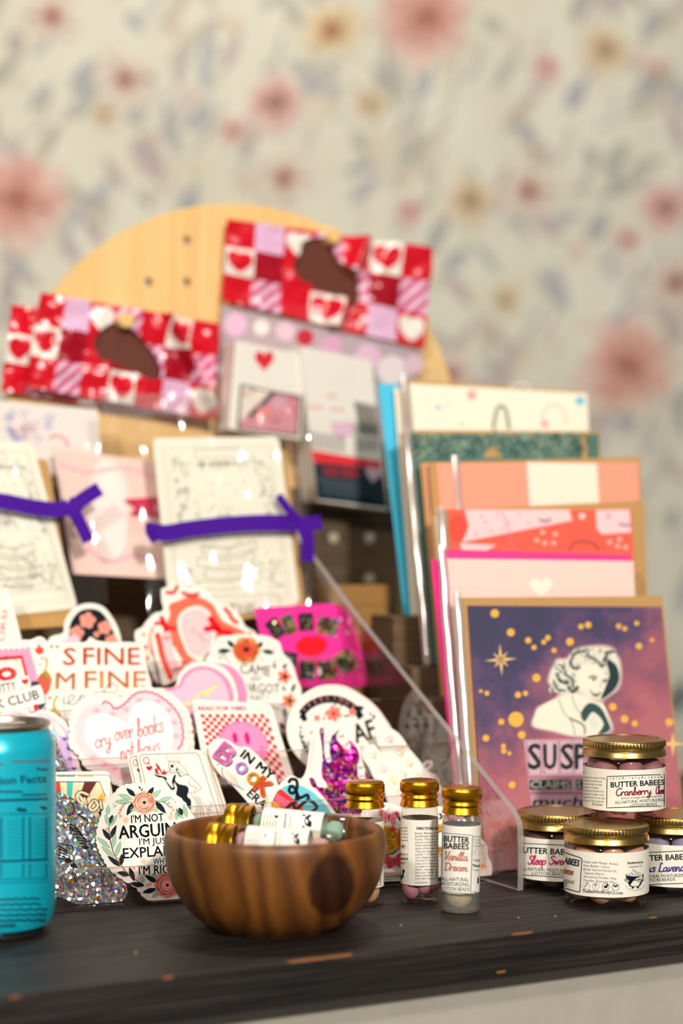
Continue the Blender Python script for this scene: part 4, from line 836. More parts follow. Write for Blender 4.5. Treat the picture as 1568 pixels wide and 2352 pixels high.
def d_fine(a):
    a.text("''", 335, 515, 40, '#ee5426', w=55, bold=.03); a.text('S', 420, 600, 112, '#ee5426', ang=-3, w=80, bold=.015); a.text('FINE', 555, 600, 112, '#ee5426', ang=0, w=378, bold=.012)
    a.text('M', 372, 762, 110, '#f79a58', ang=-2, w=125, bold=.01); a.text('FINE', 565, 756, 112, '#f79a58', ang=0, w=410, bold=.012)
    a.crop(*S3); a.curve([(130, 185), (122, 240), (150, 265), (200, 230), (235, 185), (205, 165), (165, 215), (190, 270), (250, 250), (290, 200), (300, 165), (295, 230)], 9, '#2a5260'); a.curve([(310, 190), (330, 165), (345, 215)], 8, '#2a5260'); a.curve([(375, 190), (380, 165)], 8, '#2a5260'); a.curve([(440, 150), (520, 130), (600, 140), (680, 130), (690, 80), (640, 50), (580, 75), (540, 150)], 8, '#2a5260'); a.curve([(650, 175), (655, 165)], 8, '#2a5260'); a.curve([(690, 195), (710, 175), (735, 180), (745, 205), (765, 205)], 8, '#2a5260')
sticker('white sticker lettered in orange and peach about being fine', 3, 0.006, smooth([(330, 480), (380, 455), (560, 450), (600, 415), (650, 440), (740, 450), (930, 455), (955, 520), (985, 640), (1010, 760), (1000, 900), (900, 1010), (300, 1010), (310, 700)], 4), d_fine, crop=Z1)
def d_pinkheart(a):
    a.poly(smooth([(85, 640), (130, 560), (210, 500), (300, 490), (390, 520), (460, 580), (500, 660), (510, 760), (460, 900), (200, 960), (0, 1000), (-150, 900), (-200, 760), (-60, 680)], 5), '#f08cb2'); a.up(); a.poly(smooth([(110, 650), (150, 580), (220, 525), (300, 515), (370, 540), (430, 600), (465, 680), (470, 760), (420, 880), (200, 930), (0, 960), (-120, 880), (-160, 770), (-40, 700)], 5), '#f3bcd0'); a.up()
    a.line([(215, 722), (262, 700), (330, 672), (400, 630)], 26, '#f5dc9a'); a.line([(270, 705), (340, 712)], 20, '#f5dc9a'); a.ell(170, 770, 26, 20, '#f5dc9a')
ph = smooth([(60, 650), (110, 540), (200, 470), (310, 460), (420, 490), (490, 560), (530, 650), (540, 760), (480, 950), (200, 1000), (0, 1040), (-190, 940), (-240, 760), (-100, 660)], 5)
sticker('pink conversation heart sticker with pale yellow lettering, front of the pair', 3, 0.0035, ph, d_pinkheart, crop=Z3)
sticker('pink conversation heart sticker peeking out behind its twin', 3, 0.0075, [(x + 90, y + 5) for x, y in ph], lambda a: (a.poly([(x*.93 + 108, y*.95 + 30) for x, y in ph], '#f08cb2')), crop=Z3)
def d_came(a):
    a.ell(600, 375, 95, 72, '#f5793e'); a.flower(605, 370, 100, 6, '#f58a4e', None, plump=.9); a.up(2); a.ell(605, 368, 50, 42, '#e8432c'); a.up(); a.ell(605, 366, 24, 20, '#141a24'); a.L -= 3
    a.leaf(518, 350, 80, 40, 138, NV); a.leaf(690, 355, 62, 40, 52, NV); a.leaf(385, 378, 110, 42, 2, TEAL); a.leaf(820, 392, 105, 40, 170, TEAL); a.leaf(575, 420, 50, 18, -80, NV); a.leaf(665, 420, 50, 18, -105, NV)
    for x, y in ((375, 310), (420, 318), (520, 420), (770, 330), (820, 360), (720, 430), (340, 345)): a.ell(x, y, 11, 11, '#f6b6a6', n=8)
    for x, y in ((360, 410), (410, 430), (440, 440), (480, 465), (400, 405), (740, 450), (860, 440), (820, 445)): a.ell(x, y, 9, 9, '#6a9a94', n=8)
    a.curve([(440, 400), (410, 430), (395, 450)], 5, TEAL); a.curve([(430, 400), (460, 430), (480, 460)], 5, TEAL)
    a.text('CAME', 555, 545, 76, NV, ang=-5, w=232, bold=.006); a.text('SAW', 632, 605, 40, NV, w=86); a.text('FORGOT', 545, 690, 72, NV, ang=-1, w=310, bold=.006); a.text('WHAT I', 590, 750, 48, NV, w=180); a.text('WAS DOING', 560, 830, 50, NV, w=320)
    for x, y in ((890, 568), (925, 750)): a.flower(x, y, 54, 5, '#f2704a', None); a.up(2); a.ell(x + 6, y + 2, 18, 18, '#141a24'); a.L -= 2
    a.leaf(880, 515, 55, 28, 60, NV); a.leaf(820, 515, 60, 22, 95, TEAL); a.leaf(945, 690, 80, 28, 70, NV); a.leaf(900, 680, 50, 20, 120, NV); a.leaf(890, 880, 90, 26, 85, TEAL); a.leaf(900, 960, 70, 30, 140, NV)
sticker('round white floral sticker with poppies and thin dark lettering', 3, 0.0095, smooth([(330, 400), (345, 330), (400, 270), (480, 260), (560, 250), (640, 255), (760, 265), (850, 310), (880, 390), (950, 470), (985, 580), (1020, 680), (1000, 780), (960, 900), (900, 1010), (850, 1060), (300, 1060), (300, 500)], 5), d_came, crop=Z3)
# ---- tier 2
def d_mush(a):
    a.poly(smooth([(0, 1900), (60, 1820), (200, 1760), (330, 1790), (430, 1850), (560, 1800), (740, 1850), (850, 1960), (930, 2060), (960, 2200), (1000, 2600), (-600, 2600), (-600, 2100), (-200, 1950)], 4), '#eecfd6'); a.up()
    a.poly(smooth([(20, 1980), (140, 1830), (280, 1800), (400, 1860), (440, 1960), (420, 2100), (100, 2100)], 4), '#f3aab8'); a.poly(smooth([(560, 1840), (650, 1900), (740, 1980), (800, 2100), (760, 2300), (600, 2300), (590, 2000)], 4), '#b9cfe8'); a.poly(smooth([(820, 1960), (920, 2040), (960, 2200), (1000, 2600), (800, 2600), (820, 2200)], 4), '#cfaede'); a.poly(smooth([(430, 1900), (520, 1880), (570, 2020), (580, 2300), (400, 2300)], 4), '#f4a6b6'); a.up()
    for q in ([(230, 1990), (280, 1890), (360, 1850), (410, 1900), (380, 2010), (280, 2050)], [(560, 1880), (620, 1940), (700, 1930), (720, 2020), (670, 2060), (610, 2030)], [(750, 1930), (830, 1980), (900, 2080), (890, 2120), (840, 2110), (790, 2040)], [(60, 1940), (120, 1860), (250, 1830), (180, 1900)]): a.poly(smooth(q, 4), '#efe6cf')
    a.crop(*Z2)
    for x, y in ((528, 138), (560, 215), (572, 300), (605, 380)): a.heart(x, y, 38, 36, '#6a6478')
sticker('pastel rainbow sticker with cream icing drips and little hearts', 2, 0.006, smooth([(-600, 1850), (-100, 1850), (50, 1780), (200, 1720), (340, 1740), (440, 1800), (540, 1755), (640, 1760), (760, 1800), (900, 1920), (960, 2040), (1020, 2250), (1080, 2500), (1130, 2900), (-600, 2900)], 4), d_mush, crop=S1)
sticker('silver glitter sticker sliver between the can and the pastel rainbow', 2, 0.0025, smooth([(400, 100), (450, 110), (480, 200), (520, 290), (550, 400), (560, 520), (200, 520), (200, 100)], 4), None, mats=('glit_silver',), crop=Z2)
sc_ = []
for i in range(22):
    t = 2*math.pi*i/22; sc_.append((math.sin(t), t))
def scallop(pts, r, n=4):
    """bumpy outline along a closed curve"""
    q = smooth(pts, 2); o = []
    for i in range(len(q)):
        x0, y0 = q[i]; x1, y1 = q[(i+1) % len(q)]; dx, dy = x1-x0, y1-y0; l = math.hypot(dx, dy) or 1; nx, ny = dy/l, -dx/l
        for k in range(n): t = k/n; b = math.sin(math.pi*t)*r; o.append((x0 + dx*t + nx*b, y0 + dy*t + ny*b))
    return o
hrt_out = [(190, 560), (185, 430), (230, 320), (380, 210), (560, 200), (690, 250), (780, 190), (850, 110), (960, 85), (1080, 110), (1190, 150), (1280, 230), (1370, 330), (1410, 470), (1430, 640), (1420, 760), (1250, 900), (1050, 1060), (900, 1120), (760, 1150), (620, 1080), (480, 990), (350, 930), (280, 800), (180, 700)]
def d_cry(a):
    band = [(250, 540), (260, 430), (320, 340), (420, 270), (540, 260), (650, 320), (730, 300), (800, 240), (870, 170), (960, 140), (1080, 160), (1180, 220), (1270, 300), (1340, 400), (1370, 520), (1370, 660), (1290, 780), (1100, 920), (960, 1010), (800, 1060), (680, 1040), (560, 940), (420, 880), (330, 780), (260, 660)]
    a.poly(scallop(band, 12), '#f9d3d6'); a.up()
    a.line(scallop(band[4:20], 16)[:-12], 22, '#f26c8a'); a.up()
    for i, (x, y) in enumerate(((470, 330), (640, 370), (780, 320), (920, 220), (1120, 230), (1230, 330), (1290, 460), (1310, 600), (430, 830), (660, 950), (780, 1020), (560, 900))):
        for k in range(10): a.line([(x, y), (x + 52*math.cos(k*.628), y + 44*math.sin(k*.628))], 5, '#f6a9b6')
    a.up(); a.poly(smooth([(340, 560), (350, 460), (420, 385), (540, 365), (660, 400), (760, 450), (798, 475), (805, 400), (860, 290), (980, 235), (1100, 255), (1200, 340), (1260, 460), (1275, 600), (1250, 740), (1150, 850), (980, 960), (830, 995), (700, 930), (540, 850), (420, 740), (350, 650)], 5), '#f8f2e8'); a.up()
    a.script('cry', 455, 735, 170, 175, '#ea707e', ang=14, sw=13); a.script('over', 665, 655, 170, 205, '#ea707e', ang=13, sw=13); a.script('books', 905, 615, 190, 285, '#ea707e', ang=13, sw=14); a.script('not', 725, 855, 170, 150, '#ea707e', ang=13, sw=14); a.script('boys', 905, 820, 170, 250, '#ea707e', ang=13, sw=13)
sticker('white lace heart sticker with pink script about crying over books', 2, 0.002, scallop(hrt_out, 14), d_cry, crop=S3)
def d_lace(a): a.heart(1385, 520, 50, 70, '#f0788e'); a.curve([(1440, 560), (1480, 600), (1500, 700), (1420, 760)], 8, '#d8c8b8'); a.heart(1480, 560, 26, 40, '#b8907a'); a.curve([(480, 215), (560, 205), (640, 255)], 26, '#f7a8b6')
sticker('twin lace heart sticker peeking out behind the crying heart', 2, 0.0058, scallop([(x + 60, y + 5) for x, y in hrt_out], 14), d_lace, crop=S3)
def d_vibes(a):
    a.text('READ FOR VIBES', 245, 822, 30, '#d81a6a', ang=0, w=360, bold=.03); a.line([(670, 812), (735, 812)], 8, '#efe2a8')
    q = [(262, 850), (762, 848), (905, 1345), (330, 1240)]
    n, m_ = 18, 15
    def U(s_, t): return ((q[0][0]*(1-s_) + q[1][0]*s_)*(1-t) + (q[3][0]*(1-s_) + q[2][0]*s_)*t, (q[0][1]*(1-s_) + q[1][1]*s_)*(1-t) + (q[3][1]*(1-s_) + q[2][1]*s_)*t)
    for i in range(n):
        for j in range(m_ + 3):
            if (i + j) % 2 == 0: a.poly([U(i/n, j/m_), U((i+1)/n, j/m_), U((i+1)/n, (j+1)/m_), U(i/n, (j+1)/m_)], '#dd1f38')
    a.up(); a.ell(580, 1085, 192, 176, '#f07ab0', 30, n=40); a.up(); a.ell(582, 1090, 184, 168, '#f590bc', 30, n=40); a.up(); a.ell(520, 1028, 19, 42, '#f0107a', -12); a.ell(612, 1032, 19, 48, '#f0107a', -12); a.curve([(715, 1095), (725, 1140), (700, 1180), (640, 1200)], 7, '#ee4a96'); a.line([(700, 1098), (735, 1096)], 6, '#ee4a96')
sticker('red checkerboard tarot style sticker with a pink smiley face', 2, 0.004, rquad([(195, 735), (790, 775), (985, 1400), (330, 1500)], 40), d_vibes, crop=Z3)
def d_feel(a):
    a.outline(ell_pts(440, 330, 322, 238, 42, 56), 5, '#f3b9ac'); a.up()
    # banner
    o, i_ = [], []
    for k in range(15):
        t = R(-62 + 128*k/14 + 2); o.append((330 + 235*math.sin(t), 320 - 218*math.cos(t))); i_.append((330 + 195*math.sin(t), 330 - 178*math.cos(t)))
    a.poly(o + i_[::-1], NV); a.poly([(128, 240), (165, 205), (185, 262), (160, 275)], NV); a.poly([(490, 168), (548, 176), (540, 200), (505, 200)], NV); a.up(); a.arctext('*FEELING*', 330, 325, 192, -52, 44, 28, '#f29a88', bold=.02)
    a.flower(352, 222, 52, 6, '#f2806e', '#c0342c', rot=15); a.flower(470, 212, 28, 5, '#f2907e', '#c0342c'); a.flower(245, 250, 24, 5, '#f2907e', '#c0342c')
    for x, y, an in ((290, 235, 40), (285, 268, 70), (412, 232, -20), (430, 238, 10), (360, 178, 90), (395, 180, 60), (580, 210, -60), (605, 225, -60), (600, 235, -55), (130, 300, -50), (128, 330, -40), (205, 330, -70)): a.leaf(x, y, 30, 11, an, NV)
    for i, (x, y) in enumerate(((130, 350), (138, 385), (150, 415), (165, 445), (185, 475), (205, 490))): a.leaf(x, y, 44, 16, -60 + i*5, '#23404c'); a.leaf(x + 30, y + 8, 30, 12, -110 + i*4, '#23404c')
    a.text('AF', 498, 415, 122, NV, ang=17, w=140, bold=.02); a.curve([(365, 310), (380, 297), (400, 300), (412, 312)], 13, NV); a.leaf(640, 300, 40, 18, -60, NV); a.leaf(655, 290, 36, 12, -60, NV)
sticker('round white sticker with a dark curved banner and coral flowers', 2, 0.009, smooth([(50, 330), (70, 220), (130, 120), (230, 55), (330, 35), (440, 50), (560, 120), (660, 220), (730, 330), (760, 450), (740, 560), (600, 640), (420, 660), (260, 620), (140, 520), (75, 430)], 5), d_feel, crop=Z5)
# ---- tier 1
LOOP = '#d9d0c2'
def letters(a, hs):
    for x, y, c, ch in hs:
        a.L = 2; a.outline(heart_pts(x, y, 100, 92, -28), 7, c); a.outline(heart_pts(x, y + 2, 74, 68, -28), 4, c); a.up(); a.text(ch, x - 12, y + 26, 44, '#a89c90', ang=-8)
la = [(165, 275, '#e9a9b4', 'B'), (275, 410, '#f0b48e', 'Z'), (370, 530, '#b9cfa2', 'A'), (475, 665, '#dcb8cc', 'M'), (560, 790, '#e0c890', 'E')]
lb = [(-10, 440, '#c3cfa8', 'C'), (90, 585, '#d8c3d2', 'O'), (205, 710, '#ead878', 'L'), (290, 830, '#f0b48e', 'Y')]
lc = [(310, 645, '#aacbd2', 'Y')]
sticker('white conversation heart chain sticker, the longer one reaching up', 1, 0.016, smooth([(30, 130), (120, 130), (260, 210), (380, 380), (480, 500), (560, 610), (660, 700), (740, 830), (760, 1000), (500, 1100), (430, 900), (330, 640), (180, 530), (70, 400), (20, 250)], 4), lambda a: letters(a, la), crop=S2)
sticker('white conversation heart chain sticker, the shorter one in front', 1, 0.0125, smooth([(-110, 360), (-20, 320), (60, 400), (160, 500), (260, 560), (380, 600), (430, 700), (380, 830), (420, 950), (300, 1050), (150, 950), (100, 800), (0, 690), (-60, 560), (-130, 460)], 4), lambda a: letters(a, lb + lc), crop=S2)
def d_bat(a): a.poly(smooth([(520, 570), (550, 530), (590, 525), (560, 560)], 4), '#6a1a78'); a.poly(smooth([(620, 700), (640, 660), (660, 690), (660, 740)], 4), '#6a1a78')
sticker('small black and purple winged sticker beside the heart chain', 1, 0.0195, smooth([(495, 560), (540, 500), (600, 490), (615, 540), (570, 600), (620, 630), (660, 650), (690, 760), (700, 1000), (560, 1000), (520, 700)], 4), d_bat, col='#e2d9d2', crop=S2)
fl_out = [(150, 640), (180, 620), (205, 560), (222, 440), (240, 340), (280, 305), (320, 320), (345, 340), (380, 290), (425, 300), (430, 350), (480, 390), (520, 440), (535, 520), (560, 600), (560, 640), (600, 680), (640, 780), (660, 900), (300, 900), (200, 760)]
def d_flame(a):
    a.poly(smooth([(262, 330), (285, 310), (292, 345), (290, 400), (300, 440), (330, 400), (345, 360), (390, 322), (370, 370), (390, 410), (420, 430), (455, 395), (500, 440), (520, 500), (510, 560), (545, 580), (590, 670), (640, 800), (620, 860), (330, 860), (300, 760), (310, 680), (275, 620), (280, 500), (275, 420)], 4), '#c81e8a', m=1); a.up()
    a.curve([(308, 400), (310, 470), (320, 520)], 34, '#e8dfda'); a.curve([(400, 360), (430, 420), (440, 430)], 44, '#ece4dc'); a.curve([(525, 560), (530, 610), (535, 635)], 44, '#ece4dc')
    a.poly(smooth([(195, 645), (225, 640), (250, 690), (290, 700), (300, 760), (330, 860), (250, 760)], 4), '#f060a8', m=1); a.up()
    a.text('burn', 300, 745, 44, '#2a1440', ang=2, w=170, bold=.04); a.line([(376, 790), (462, 788)], 20, '#2a1440'); a.text('she', 345, 860, 44, '#2a1440', ang=2, w=120, bold=.04)
sticker('magenta glitter flame sticker with white drips and dark lettering', 1, 0.009, smooth(fl_out, 4), d_flame, mats=('print', 'glit_pink'), crop=Z5)
sticker('twin flame sticker showing a white rim left of the glitter flame', 1, 0.0115, smooth([(x - 26, y + 12) for x, y in fl_out], 4), lambda a: (a.curve([(214, 500), (232, 560), (222, 620)], 5, '#cfc4bc'), a.curve([(224, 420), (240, 470), (236, 540)], 5, '#cfc4bc')), col='#ece5dc', crop=Z5)
def d_retro(a):
    a.outline(rrect(300, 428, 905, 1000, 30), 4, NV); a.poly([(300, 484), (812, 484), (860, 600), (800, 900), (300, 900)], '#f5dcae'); a.up()
    for q, c in (([(380, 484), (490, 484), (500, 590), (420, 600)], '#e23a2a'), ([(545, 484), (600, 484), (585, 620), (550, 620)], '#44c4b4'), ([(690, 488), (790, 488), (700, 640), (645, 620)], '#6a2226'), ([(835, 570), (865, 640), (790, 640)], '#efb73e'), ([(380, 700), (500, 650), (520, 800), (380, 800)], '#5ab0a8')): a.poly(q, c)
    a.line([(300, 484), (815, 484), (862, 605)], 7, NV); a.up()
    a.curve([(720, 590), (660, 570), (630, 600), (650, 650), (700, 670), (690, 620)], 34, NV); a.curve([(650, 600), (690, 660), (700, 730), (660, 740)], 40, NV); a.curve([(760, 640), (730, 690), (760, 720), (800, 680), (780, 640)], 34, NV); a.curve([(820, 640), (830, 700), (820, 740)], 30, NV); a.up()
    a.curve([(720, 590), (660, 570), (630, 600), (650, 650), (700, 670), (690, 620)], 20, '#f6e2bc'); a.curve([(650, 600), (690, 660), (700, 730), (660, 740)], 24, '#f6e2bc'); a.curve([(760, 640), (730, 690), (760, 720), (800, 680), (780, 640)], 20, '#f6e2bc'); a.curve([(820, 640), (830, 700)], 18, '#f6e2bc')
    a.line([(470, 437), (610, 437)], 9, '#4a8a70'); a.line([(640, 437), (760, 437)], 8, '#e8a45a'); a.leaf(880, 560, 110, 40, 100, '#f6dcd0')
sticker('polaroid style sticker with retro rays and cream bubble lettering', 1, 0.005, rquad([(300, 405), (892, 396), (975, 760), (930, 1020), (300, 1020)][0:2] + [(985, 1000), (300, 1020)], 40), d_retro, crop=Z2)
def queen(a):
    a.outline(rquad([(915, 800), (1545, 780), (1800, 1560), (1090, 1560)], 50), 6, NV); a.up()
    RD_ = '#b81a30'; a.outline(ell_pts(995, 862, 30, 36, -12), 9, RD_); a.line([(1000, 880), (1035, 905)], 9, RD_); a.heart(1028, 948, 68, 60, RD_, -6)
    a.poly(smooth([(1095, 1000), (1085, 940), (1110, 950), (1090, 885), (1130, 920), (1150, 960), (1170, 985), (1185, 950), (1200, 985), (1230, 970), (1200, 1010), (1140, 1008)], 4), RD_); a.up(); a.poly(smooth([(1120, 985), (1120, 955), (1145, 985), (1160, 1000), (1130, 998)], 4), '#f3ead8'); a.L -= 1
    # crown, skull, hair
    a.poly([(1212, 818), (1238, 845), (1255, 812), (1282, 845), (1305, 815), (1322, 848), (1355, 822), (1358, 880), (1225, 872)], '#f3ead8'); a.line([(1212, 818), (1238, 845), (1255, 812), (1282, 845), (1305, 815), (1322, 848), (1355, 822), (1358, 880), (1225, 872)], 5, NV, True); a.line([(1222, 862), (1356, 868)], 4, NV)
    a.poly(smooth([(1240, 880), (1330, 885), (1390, 930), (1440, 1010), (1400, 1010), (1350, 940), (1300, 920)], 4), '#efe4d0'); a.curve([(1330, 882), (1395, 935), (1440, 1010), (1400, 1008)], 5, NV); a.curve([(1265, 885), (1310, 910), (1340, 960), (1390, 1000)], 4, NV)
    a.curve([(1240, 880), (1232, 930), (1245, 955), (1240, 975), (1260, 995), (1310, 985), (1325, 960), (1310, 940)], 6, NV); a.ell(1268, 922, 18, 17, NV); a.poly([(1240, 945), (1252, 940), (1250, 958)], NV); a.line([(1248, 972), (1300, 966)], 5, NV); a.ell(1318, 960, 13, 10, NV)
    for i in range(4): a.line([(1318 + i*7, 990 + i*14), (1345 + i*7, 984 + i*14)], 9, NV)
    # gown, arms, skirt
    a.poly(smooth([(1290, 1020), (1300, 1070), (1340, 1110), (1420, 1130), (1445, 1170), (1430, 1240), (1470, 1290), (1460, 1420), (1440, 1560), (1390, 1560), (1370, 1350), (1340, 1250), (1310, 1220), (1320, 1150), (1295, 1090)], 4), NV)
    a.poly(smooth([(1195, 1065), (1250, 1130), (1280, 1150), (1295, 1060), (1310, 1020), (1290, 1015), (1265, 1090), (1300, 1150), (1290, 1170), (1260, 1172), (1215, 1110)], 3), NV); a.poly(smooth([(1072, 1005), (1110, 1015), (1180, 1030), (1205, 1040), (1215, 1065), (1195, 1070), (1170, 1045), (1120, 1040)], 3), NV)
    a.curve([(1360, 1035), (1430, 1010), (1500, 1070), (1568, 1140), (1560, 1170), (1490, 1215)], 5, NV); a.curve([(1440, 1080), (1470, 1130), (1530, 1150), (1480, 1200)], 5, NV); a.line([(1375, 1180), (1440, 1195), (1480, 1215)], 6, NV); a.line([(1380, 1200), (1430, 1210)], 5, NV)
    for i in range(4): a.curve([(1480 + i*26, 1230 + i*6), (1530 + i*18, 1330), (1510 + i*30, 1460), (1490 + i*26, 1560)], 5, NV)
    a.curve([(1600, 1300), (1640, 1380), (1660, 1480)], 4, NV); a.curve([(1660, 1400), (1690, 1330), (1680, 1300), (1655, 1380), (1700, 1400)], 4, NV)
sticker('queen of hearts playing card sticker with a crowned skeleton, front copy', 1, 0.003, rquad([(885, 765), (1590, 745), (1840, 1600), (1060, 1620)], 70), queen, col='#f5eddd', crop=S3)
def queen2(a): a.outline(rquad([(812, 820), (1500, 810), (1700, 1500), (960, 1500)], 50), 6, NV); a.outline(ell_pts(880, 885, 22, 34, -12), 8, '#8a1a28'); a.heart(920, 968, 50, 50, '#6a1020', -6)
sticker('queen of hearts card sticker, rear copy showing its left margin', 1, 0.0065, rquad([(785, 805), (1520, 770), (1700, 1550), (960, 1560)], 60), queen2, col='#efe5d2', crop=S3)
sticker('queen of hearts card sticker, hindmost copy showing its right margin', 1, 0.0085, rquad([(950, 775), (1655, 760), (1930, 1600), (1130, 1620)], 60), lambda a: a.line([(1575, 765), (1640, 800), (1880, 1560)], 6, NV), col='#efe5d2', crop=S3)
def d_era(a):
    def bub(ch, x, y, h, c, ang, w_):
        a.text(ch, x + 5, y + 8, h, '#4a3050', ang=ang, w=w_, bold=.07); a.up(); a.text(ch, x, y, h, c, ang=ang, w=w_, bold=.06); a.L -= 1
    bub('B', 328, 232, 130, '#f08cc4', -38, 120); bub('O', 470, 318, 76, '#d9a6e6', -38, 78); bub('O', 550, 392, 80, '#f4a81e', -38, 84); bub('K', 605, 455, 110, '#f0632e', -38, 100)
    a.up(2); a.text('IN MY', 515, 232, 58, NV, ang=-38, w=270, bold=.05); a.text('ERA', 560, 500, 56, NV, ang=-42, w=150, bold=.04); a.ell(705, 545, 14, 22, '#f2c01e'); a.heart(455, 195, 40, 40, '#f08cc4', 0)
    a.poly(smooth([(390, 305), (430, 330), (500, 385), (530, 440), (545, 470), (500, 430), (440, 420), (405, 370)], 4), '#f6dccb'); a.curve([(390, 310), (395, 360), (440, 410), (540, 465)], 8, '#7f98a0')
    for i in range(5): a.line([(420 + i*14, 335 + i*10), (470 + i*12, 420 + i*8)], 3, '#c89a8a')
    for x, y, r_ in ((362, 292, 12), (512, 185, 8), (556, 412, 8), (560, 440, 6)): a.star(x, y, r_, NV)
sticker('long white sticker lettered in bubbly pink, lilac and orange with an open book', 1, 0.0035, smooth([(295, 180), (320, 130), (370, 108), (430, 120), (500, 165), (580, 175), (700, 290), (760, 380), (785, 470), (770, 580), (740, 660), (640, 640), (560, 540), (470, 440), (390, 370), (330, 290)], 5), d_era, crop=Z4)
def d_egg(a):
    a.poly(smooth([(735, 580), (745, 530), (790, 465), (850, 430), (930, 435), (1020, 480), (1100, 560), (1150, 640), (1120, 700), (800, 700)], 4), '#6cc8d2'); a.up(); a.poly(smooth([(735, 590), (745, 530), (790, 462), (850, 500), (910, 550), (960, 620), (900, 690), (780, 690)], 4), '#e8303a'); a.up(); a.poly([(752, 520), (772, 488), (850, 545), (930, 640), (860, 690), (820, 620)], '#f0607a'); a.poly([(735, 590), (745, 540), (800, 570), (850, 640), (820, 690), (770, 680)], '#f59a2c'); a.up()
    a.curve([(855, 410), (870, 392), (905, 400), (910, 450), (880, 490), (855, 470), (870, 440), (905, 470), (900, 540), (850, 580), (825, 615)], 22, '#10141c'); a.curve([(905, 480), (930, 520), (980, 500), (985, 530), (950, 560), (900, 600), (890, 560), (930, 520)], 22, '#10141c'); a.curve([(985, 530), (1030, 560), (1045, 590), (1010, 620)], 22, '#10141c')
sticker('rainbow striped egg shaped sticker with a black looping scribble', 1, 0.0005, smooth([(700, 600), (715, 530), (770, 450), (840, 380), (880, 365), (940, 400), (1040, 460), (1130, 560), (1190, 660), (1160, 760), (760, 760)], 5), d_egg, crop=Z4)
# ---- tier 0
def d_arg(a):
    GRN = '#9cbc9c'; PCH = '#f5a586'
    a.leaf(1150, 545, 30, 14, 120, NV); a.leaf(1155, 560, 26, 12, 60, NV); a.leaf(1110, 605, 105, 40, 138, NV); a.leaf(1205, 605, 95, 40, 56, NV); a.leaf(1095, 645, 130, 46, 243, NV); a.leaf(1265, 640, 140, 46, -48, NV)
    for x, y, ln, an, c in ((1090, 630, 130, 160, GRN), (1075, 650, 140, 178, GRN), (1230, 620, 115, 38, GRN), (1290, 650, 125, 20, GRN), (1110, 690, 60, 215, GRN), (1250, 690, 60, -40, GRN)): a.leaf(x, y, ln, 44, an, c, WH)
    a.curve([(1100, 650), (1030, 655), (985, 720)], 5, NV); a.curve([(1270, 640), (1340, 650), (1395, 700)], 5, NV)
    for x, y in ((1000, 690), (985, 715), (975, 740), (985, 765), (1380, 660), (1400, 690), (1415, 715), (1400, 745)): a.ell(x, y, 13, 13, PCH, n=10)
    for x, y in ((925, 680), (945, 690), (930, 700), (1410, 640), (1430, 660)): a.leaf(x, y, 26, 12, 70, GRN)
    a.up(3); a.ell(1178, 655, 82, 74, PCH, n=30); a.flower(1178, 655, 92, 8, PCH, None, plump=.75); a.up(2)
    for r_, o in ((62, 0), (42, 4), (24, 6)): a.curve([(1178 + r_*1.05*math.cos(t*.7), 655 + r_*math.sin(t*.7) + o*.3) for t in range(0, 9)], 5, '#fbe6d4')
    a.ell(1180, 654, 13, 13, NV, n=14); a.up(-4)
    for x, y, ln, an, c in ((895, 845, 105, 110, GRN), (890, 855, 125, 55, GRN), (880, 760, 90, 85, GRN), (905, 1030, 150, 140, GRN) , (915, 1040, 150, 78, GRN), (935, 1100, 140, 140, GRN), (945, 1100, 140, 72, GRN), (905, 965, 120, 125, NV), (900, 950, 125, 65, NV), (985, 1178, 140, 140, NV), (990, 1170, 100, 85, NV), (900, 830, 80, 75, NV)): a.leaf(x, y, ln, 40, an, c, WH if c == GRN else None)
    a.curve([(890, 850), (900, 960), (940, 1090), (1000, 1180), (1060, 1250), (1180, 1330)], 6, NV)
    for x, y, ln, an, c in ((1060, 1250, 105, 165, NV), (1180, 1335, 125, 170, NV), (1100, 1300, 130, 110, NV), (1290, 1310, 125, 150, NV), (1280, 1360, 120, 195, NV), (1180, 1310, 60, 120, GRN), (1300, 1375, 80, 225, GRN), (1280, 1285, 60, 120, GRN), (1440, 800, 110, 80, GRN), (1530, 780, 120, 105, GRN), (1500, 790, 110, 125, GRN), (1490, 760, 70, 110, NV)): a.leaf(x, y, ln, 42, an, c)
    for x, y in ((1015, 1205), (1030, 1225), (1095, 1190), (1130, 1275), (1205, 1330), (1225, 1320), (965, 1115), (910, 930), (875, 870)): a.ell(x, y, 15, 14, PCH, n=10)
    for x, y in ((1030, 795), (1395, 775), (1170, 1130)): a.flower(x, y, 26, 5, '#f7c2ac')
    a.up(4); a.flower(1365, 1330, 100, 8, '#ee7e6e', None, plump=.8); a.ell(1365, 1330, 84, 80, '#ee7e6e'); a.up(2)
    for r_ in (66, 46, 26): a.outline(ell_pts(1365, 1330, r_, r_*.95), 5, '#fbd9cc')
    a.ell(1368, 1332, 12, 12, NV, n=12); a.L -= 6
    a.text("I'M NOT", 1075, 822, 62, NV, ang=4, w=265, bold=.012); a.text('ARGUING', 975, 950, 102, NV, ang=4, w=560, bold=.02); a.text("I'M JUST", 1140, 1000, 50, NV, ang=3, w=265, bold=.006); a.text('EXPLAINING', 1010, 1112, 82, NV, ang=4, w=640, bold=.014); a.text('WHY', 1255, 1160, 46, NV, ang=4, w=120, bold=.006); a.text("I'M RIGHT", 1138, 1244, 68, NV, ang=3, w=360, bold=.012)
    a.L += 1
